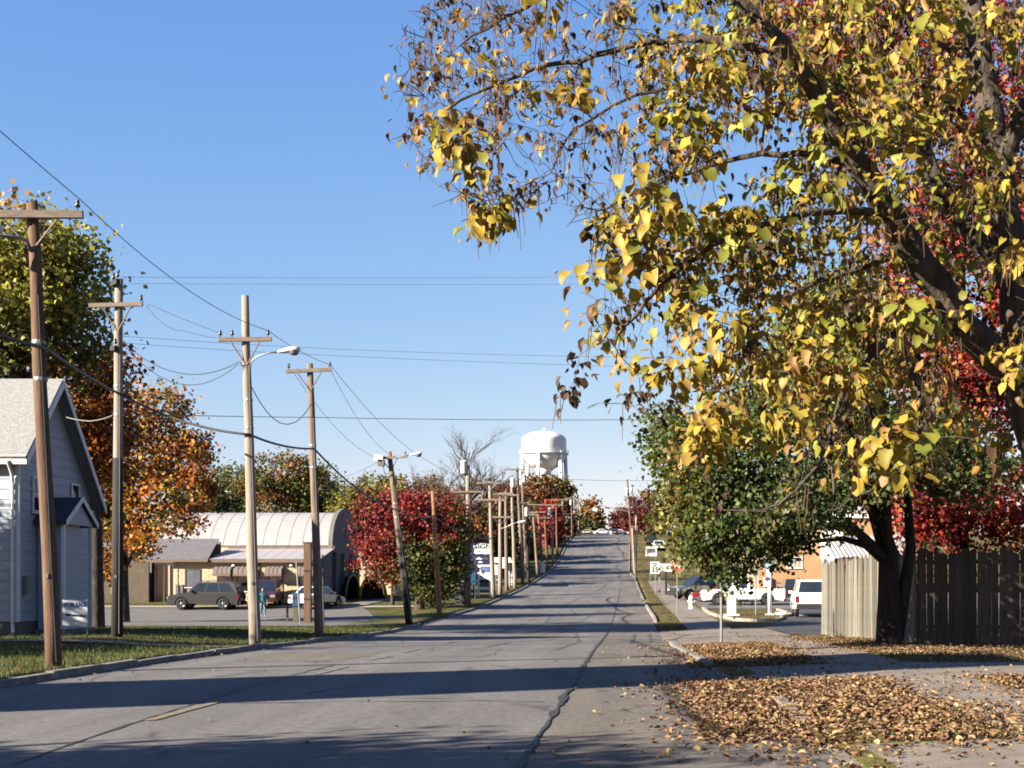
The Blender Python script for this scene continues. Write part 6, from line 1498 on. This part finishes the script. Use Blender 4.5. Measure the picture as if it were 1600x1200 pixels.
    # key sprays seen in the photograph: px, py, depth, number of leaves, kind
    keys = [(715, 205, 12.4, 17, 'Y'), (745, 250, 12.5, 12, 'Y'), (690, 190, 12.8, 9, 'T'), (655, 185, 13, 7, 'T'), (640, 235, 13, 3, 'B'), (765, 325, 12.6, 13, 'Y'), (745, 355, 12.7, 10, 'Y'), (800, 315, 12.8, 9, 'B'), (845, 300, 14, 5, 'B'),
            (1010, 300, 12.6, 13, 'Y'), (1035, 330, 12.6, 13, 'Y'), (985, 350, 12.8, 12, 'Y'), (1000, 395, 12.8, 11, 'Y'), (945, 355, 13, 6, 'D'), (945, 430, 12.9, 10, 'Y'), (915, 425, 13, 5, 'Y'), (930, 510, 13, 6, 'T'), (1070, 470, 13, 10, 'Y'), (1060, 425, 13, 8, 'T'),
            (975, 520, 14.5, 10, 'D'), (1000, 470, 14.5, 8, 'D'), (895, 600, 14.5, 9, 'D'), (880, 620, 14.5, 8, 'D'), (905, 555, 14.6, 6, 'D'), (965, 630, 14.6, 6, 'D'), (1000, 645, 14.6, 6, 'D'), (985, 630, 14.4, 5, 'D'),
            (1120, 500, 12.8, 11, 'Y'), (1150, 520, 12.8, 9, 'Y'), (1085, 555, 13, 9, 'Y'), (1040, 590, 13, 9, 'Y'), (1010, 590, 13.2, 6, 'T'), (1130, 620, 13, 9, 'Y'), (1090, 690, 12.9, 9, 'Y'), (1100, 660, 13, 7, 'Y'), (1140, 665, 13.2, 5, 'G'), (1180, 685, 13, 5, 'Y'),
            (1155, 365, 12.9, 10, 'G'), (1130, 330, 13, 9, 'Y'), (1240, 600, 12.6, 8, 'Y'), (1215, 580, 12.8, 7, 'T'), (1290, 590, 12.8, 7, 'T'), (1320, 600, 12.8, 6, 'Y'), (1345, 590, 12.9, 6, 'T'), (1440, 500, 12.8, 9, 'G'), (1415, 490, 12.8, 8, 'G'), (1380, 500, 12.9, 9, 'T'), (1460, 560, 13, 5, 'T'),
            (1400, 680, 12.5, 9, 'Y'), (1375, 690, 12.6, 7, 'Y'), (1440, 680, 12.5, 8, 'G'), (1405, 735, 12.4, 5, 'Y'), (1425, 740, 12.4, 4, 'Y'), (1345, 715, 12.6, 5, 'Y'), (1335, 725, 12.6, 3, 'T'), (1270, 550, 12.9, 7, 'T'), (1250, 760, 12.4, 2, 'T'), (1215, 655, 12.6, 3, 'Y'), (1265, 680, 12.7, 3, 'Y'), (1545, 690, 12.4, 2, 'Y'), (1540, 725, 12.4, 2, 'T'), (1530, 110, 13, 6, 'Y'), (1450, 35, 13, 6, 'Y'), (1260, 250, 13, 9, 'G'), (1310, 230, 13, 7, 'G'),
            (1050, 180, 13.2, 8, 'G'), (1125, 110, 13.4, 9, 'Y'), (1080, 90, 13.5, 8, 'Y'), (900, 130, 13.6, 8, 'Y'), (850, 70, 13.8, 6, 'T'), (820, 135, 13.4, 6, 'Y'), (940, 195, 13.6, 5, 'T'), (870, 185, 13.8, 7, 'Y'), (740, 15, 14, 3, 'T'), (660, 65, 14, 4, 'B'), (860, 15, 13.6, 5, 'Y'), (960, 15, 13.6, 6, 'Y'), (800, 45, 14, 4, 'T')]
    for px, py, Y, n, kd in keys: tg.append((P(px, py, Y), n, kd, True))
    while len(tg) < 1450:
        px = rnd.uniform(600, 1680); py = rnd.uniform(-60, 760)
        if not inside(px, py): continue
        if any(((px - hx) / rx) ** 2 + ((py - hy) / ry) ** 2 < 1 for hx, hy, rx, ry in holes) and rnd.random() < .93: continue
        thin = px < 1000 and py < 340
        if not thin and rnd.random() < .25: continue
        if px < 1060 and py > 400 and rnd.random() < .7: continue
        if px > 1480 and py > 430 and rnd.random() < .75: continue
        if py > 600 and rnd.random() < .5: continue
        if 1320 < px < 1500 and 240 < py < 500 and rnd.random() < .45: continue
        if px > 1505 and py < 430 and rnd.random() < .5: continue
        if py < 350 and px < 1150 and rnd.random() < .2: continue
        Y = rnd.uniform(12.6, 17.8)
        if thin: n = rnd.choice((1, 2, 3, 4, 5)); kd = rnd.choice('BBBTTDDY')
        else:
            n = rnd.randint(7, 17); kd = rnd.choices('YGTBD', (3.6, 2.6, 2.6, 2.2, 2.0))[0]
            if py > 450: kd = rnd.choices('YGTBD', (4.5, 1.6, 3.4, 1.2, 1.0))[0]
        tg.append((P(px, py, Y), n, kd, False))
    for _ in range(230):   # the part of the crown beyond the picture
        a = rnd.uniform(0, 2 * PI); p = Vector((8.2 + rnd.uniform(-3.4, 4), 15.5 + rnd.uniform(-4, 4), rnd.uniform(3.6, 11.5)))
        px = VX + p.x * F / p.y; py = VY - (p.z - EYE) * F / p.y
        if 560 < px < 1640 and -20 < py < 1200: continue
        if p.y < 11.5 and px < 2100: continue
        tg.append((p, rnd.randint(4, 9), rnd.choice('YGTB'), False))
    NP = np.array([n[0] for n in nodes]); NR = np.array([n[1] for n in nodes])
    br = MB(); tips = []
    tgp = np.array([tuple(x[0]) for x in tg]); dmin = np.array([np.min(((NP - p) ** 2).sum(1)) for p in tgp]); order = np.argsort(dmin)
    add_p = [NP]; add_r = [NR]
    NPL = NP.tolist(); NRL = NR.tolist(); arr = np.array(NPL)
    for idx in order:
        p = tg[idx][0]; d2 = ((arr - np.array(p)) ** 2).sum(1); j = int(np.argmin(d2 * (1 + .35 * (arr[:, 2] < p.z - .5)))); s = Vector(NPL[j]); r0 = min(.020, NRL[j] * .62); L = (p - s).length
        if L < .05: continue
        n = max(2, int(L / .16)); bow = Vector((rnd.uniform(-.16, .16), rnd.uniform(-.16, .16), rnd.uniform(.02, .2))) * L; pts = [s]; rad = [r0]
        for k in range(1, n + 1):
            f = k / n; q = s.lerp(p, f) + bow * (4 * f * (1 - f)) * .6
            if k < n: q += Vector((rnd.uniform(-1, 1), rnd.uniform(-1, 1), rnd.uniform(-1, 1))) * .035
            pts.append(q); rad.append(max(.0035, r0 * (1 - .75 * f)))
        br.tube([q - b for q in pts], rad, 5, False); tips.append((idx, pts))
        NPL += [tuple(q) for q in pts[1:]]; NRL += rad[1:]; arr = np.array(NPL)
    # bare side twigs
    for _ in range(2300):
        j = rnd.randrange(len(NPL)); s = Vector(NPL[j]); px = VX + s.x * F / s.y; py = VY - (s.z - EYE) * F / s.y
        if NRL[j] > .05: continue
        if not (px < 1100 and py < 420) and rnd.random() < .5: continue
        d = Vector((rnd.uniform(-1, .5), rnd.uniform(-.8, .8), rnd.uniform(-.8, .7))).normalized(); L = rnd.uniform(.10, .36)
        jj = lambda q_: Vector((rnd.uniform(-q_, q_), rnd.uniform(-q_, q_), rnd.uniform(-q_, q_))) * L
        k0 = s + d * L * .3 + jj(.08); k1 = s + d * L * .62 + jj(.16); e = s + d * L + jj(.28)
        br.tube([s - b, k0 - b, k1 - b, e - b], [.006, .005, .004, .0022], 4, False)
        if rnd.random() < .5: br.tube([k1 - b, k1 + Vector((rnd.uniform(-.2, .1), rnd.uniform(-.1, .1), rnd.uniform(-.15, .15))) - b], [.0045, .0028], 4, False)
    br.build('branches', M['twig'], t, True, kind='stuff')
    # leaves
    PAL = {'Y': ([YEL, (.50, .38, .05), (.60, .40, .07), YG, TAN], [4, 3, 2, 1.4, 1]), 'G': ([YG, LIME, (.30, .33, .045), YEL], [3, 2, 2, 1.5]), 'T': ([TAN, (.52, .33, .09), (.40, .20, .05), YEL, BRN], [3, 2.5, 1.5, 1.2, .8]),
           'B': ([BRN, (.24, .12, .055), TAN, (.12, .05, .035)], [3, 2, 1, 1.5]), 'D': ([(.10, .06, .035), (.13, .10, .04), (.08, .045, .03)], [2, 1, 2])}
    LC = []; LT = []; LN = []; LS = []; LK = []; LCU = []; LW = []; pods = MB()
    for idx, pts in tips:
        p, n, kd, key = tg[idx]
        cols, w = PAL[kd]; 
        n = int(n * (2.1 if key else 1.0))
        for k in range(n):
            f = rnd.random() ** (1.6 if not key else .8); q = pts[-1 - int(f * min(len(pts) - 1, 3))]
            out = Vector((rnd.uniform(-1, 1), rnd.uniform(-1, 1), rnd.uniform(-.5, .7))).normalized(); pet = rnd.uniform(.06, .22) * (1.15 if key else 1)
            c = q + out * pet * (1.0 if not key else rnd.uniform(.6, 1.5)); br_col = rnd.choices(cols, w)[0]; g_ = rnd.uniform(.75, 1.2)
            tipd = (out * .8 + Vector((rnd.uniform(-.3, .3), rnd.uniform(-.3, .3), -rnd.uniform(.5, 1.4)))).normalized(); nr = (out + Vector((-.15, -.35, .65)) * 1.1 + Vector((rnd.uniform(-.6, .6), rnd.uniform(-.6, .6), rnd.uniform(-.4, .4))))
            sz = {'Y': .092, 'G': .095, 'T': .082, 'B': .06, 'D': .07}[kd] * rnd.uniform(.5, 1.45) * (1.25 if key else 1.0)
            LC.append(tuple(c - b)); LT.append(tuple(tipd)); LN.append(tuple(nr)); LS.append(sz); LK.append([min(.85, x * g_) for x in br_col])
            LCU.append({'Y': 1.2, 'G': 1.0, 'T': 2.0, 'B': 2.8, 'D': 1.6}[kd] * rnd.choice((-.6, .5, .9, 1.2, 1.6))); LW.append(sz * {'Y': .98, 'G': 1.0, 'T': .8, 'B': .55, 'D': .85}[kd] * rnd.uniform(.66, 1.08))
        if rnd.random() < .26:
            for _ in range(rnd.randint(1, 3)):
                q = pts[-1] - b + Vector((rnd.uniform(-.08, .08), rnd.uniform(-.08, .08), 0)); L = rnd.uniform(.22, .42); sw_ = rnd.uniform(-.06, .06)
                pods.tube([q, q + Vector((sw_ * .3, 0, -L * .4)), q + Vector((sw_, 0, -L))], [.004, .006, .003], 4, False)
    pods.build('seed_pods', M['pod'], t, kind='stuff')
    LC = np.array(LC); LT = np.array(LT); LN = np.array(LN); LS = np.array(LS); LK = np.array(LK); LCU = np.array(LCU); LW = np.array(LW)
    Wd = LC + np.array(tuple(b)); px = VX + Wd[:, 0] * F / Wd[:, 1]; py = VY - (Wd[:, 2] - EYE) * F / Wd[:, 1]
    score = LS / Wd[:, 1] * ((px > 610) & (px < 1590) & (py > 10) & (py < 790)) * (np.abs(LCU) < 2.4)
    top = np.argsort(-score)[:290]; rest = np.ones(len(LC), bool); rest[top] = False
    me = leaf_mesh('foliage', LC[rest], LT[rest], LN[rest], LS[rest], LK[rest], HEART, LW[rest], LCU[rest]); me.materials.append(M['leaf']); link('foliage', me, t, kind='stuff')
    # the largest leaves as single parts sharing a few blade meshes
    var = {}
    for i in top:
        kq = tuple(np.round(LK[i] * 9).astype(int)); cu = round(float(LCU[i]) * 1.5) / 1.5
        key_ = (kq, cu)
        if key_ not in var:
            z = np.zeros((1, 3)); me = leaf_mesh('leaf', z, np.array([[0, 1., 0]]), np.array([[0, 0, 1.]]), np.array([1.]), LK[i:i + 1], HEART, None, np.array([cu])); me.materials.append(M['leaf']); var[key_] = me
        o = link('leaf', var[key_], t)
        tt = Vector(LT[i]).normalized(); x = tt.cross(Vector(LN[i])).normalized(); nn = x.cross(tt)
        o.matrix_local = Matrix.Translation(Vector(LC[i])) @ Matrix(((x.x, tt.x, nn.x), (x.y, tt.y, nn.y), (x.z, tt.z, nn.z))).to_4x4() @ Matrix.Diagonal((LW[i], LS[i], LS[i], 1))
catalpa()

# ================================================================== FALLEN LEAVES AND GRASS
def litter(name, areas, seed=1):
    q = np.random.default_rng(seed); C_ = []; 
    for x0, x1, y0, y1, n, edge, pile in areas:
        u = q.random((n * 2, 2)); x = x0 + (x1 - x0) * u[:, 0]; y = y0 + (y1 - y0) * u[:, 1]
        ex = np.minimum(u[:, 0], 1 - u[:, 0]) * 2; ey = np.minimum(u[:, 1], 1 - u[:, 1]) * 2
        wob = .5 + .3 * np.sin(x * 3.1 + y * 1.3) + .3 * np.sin(x * 1.7 - y * 2.3 + 1)
        soft = q.random(len(x)) < .38; x = x + soft * q.normal(size=len(x)) * .32; y = y + soft * q.normal(size=len(x)) * .55
        keep = np.minimum(ex, ey) + q.normal(size=len(x)) * .12 > edge * wob; x = x[keep][:n]; y = y[keep][:n]
        dens = np.clip(np.minimum(ex, ey)[keep][:n] * 2.2, 0, 1)
        z = np.array([gz(a, c) for a, c in zip(x, y)]); z = z + .012 + q.random(len(x)) * pile * dens
        C_.append(np.stack([x, y, z], 1))
    c = np.concatenate(C_); n = len(c)
    a = q.random(n) * 2 * PI; tip = np.stack([np.cos(a), np.sin(a), q.normal(size=n) * .25], 1); nr = np.stack([q.normal(size=n) * .55, q.normal(size=n) * .55, np.ones(n)], 1)
    sz = q.uniform(.032, .088, n); pal = np.array([(.44, .26, .125), (.52, .36, .17), (.34, .18, .095), (.21, .11, .065), (.56, .42, .19), (.40, .21, .12), (.18, .085, .06)])
    tint = pal[q.choice(7, n, p=[.26, .17, .2, .13, .08, .12, .04])] * q.uniform(.6, 1.08, (n, 1))
    me = leaf_mesh(name, c, tip, nr, sz, tint, CURL, sz * q.uniform(.6, 1.0, n), q.uniform(.5, 1.8, n)); me.materials.append(M['litter'])
    o = link(name, me); o['kind'] = 'stuff'; return o
litter('fallen_leaves', [(.75, 4.2, 14.5, 24.0, 15500, .14, .09), (1.2, 5.0, 13.6, 19, 1600, .2, .06), (5.2, 12.5, 18.6, 24.1, 8000, .1, .09), (1.2, 4.0, 28.3, 41.8, 8000, .08, .08), (5.2, 8.6, 33, 50, 4200, .1, .06), (5.6, 13.5, 28.3, 38.6, 3400, .1, .06)], 1)
litter('scattered_leaves', [(1.2, 9, 7, 15, 700, -1, .0), (1.5, 2.6, 11, 14.6, 160, -1, 0), (4.0, 6, 14, 24, 130, -1, .0), (-1, 2, 12, 40, 70, -1, 0), (-10, -1, 14, 60, 40, -1, 0), (1, 10, 24, 43, 1300, -1, 0.01), (.2, 1.6, 14, 44, 330, -1, 0), (3.4, 6.6, 14, 24, 900, -1, 0.01), (.3, 2.2, 13, 25, 500, -1, 0.01), (1, 7, 43, 62, 240, -1, 0), (1.2, 2.6, 60, 140, 160, -1, .0), (4, 9, 76, 90, 120, -1, 0), (-10.4, -9.5, 14, 60, 90, -1, 0)], 2)

def grass(name, areas, seed, pal, w, h=(.05, .12)):
    q = np.random.default_rng(seed); C_ = []
    for x0, x1, y0, y1, n in areas:
        x = q.uniform(x0, x1, n); y = y0 + (y1 - y0) * q.random(n) ** 1.3
        k = (.5 + .5 * np.sin(x * 2.3 + y * .9) * np.sin(y * 1.7 - x)) + q.normal(size=n) * .3 > .1; x = x[k]; y = y[k]
        C_.append(np.stack([x, y, np.array([gz(a, c) for a, c in zip(x, y)]) - .01], 1))
    c = np.concatenate(C_); n = len(c); a = q.random(n) * 2 * PI
    tip = np.stack([q.normal(size=n) * .35, q.normal(size=n) * .35, np.ones(n)], 1); nr = np.stack([np.cos(a), np.sin(a), np.zeros(n)], 1)
    hh = q.uniform(*h, n); me = leaf_mesh(name, c, tip, nr, hh, pick(pal, n, w) * q.uniform(.7, 1.3, (n, 1)), BLADE, hh * .22); me.materials.append(M['grass_blade'])
    o = link(name, me); o['kind'] = 'stuff'
grass('grass', [(-14, -10.25, 20, 66, 26000), (-24, -14, 30, 66, 22000), (-14, -10.3, 78, 110, 5000), (-34, -14, 95.8, 99, 5000)], 5, [(.09, .14, .03), (.15, .19, .04), (.20, .17, .06), (.06, .10, .02)], [3, 2.5, 1.2, 2])
grass('dry_grass', [(1.9, 4, 14.6, 24, 3500), (1.3, 3.8, 28.4, 42, 3500), (5.5, 8, 36, 51, 4000), (1.3, 2.5, 62, 130, 7000), (4.6, 8.6, 74, 90, 5000), (5.6, 13, 28.4, 39, 3500)], 6, [(.13, .14, .045), (.22, .16, .075), (.09, .11, .03), (.26, .19, .09)], [2.4, 2, 2, 1])
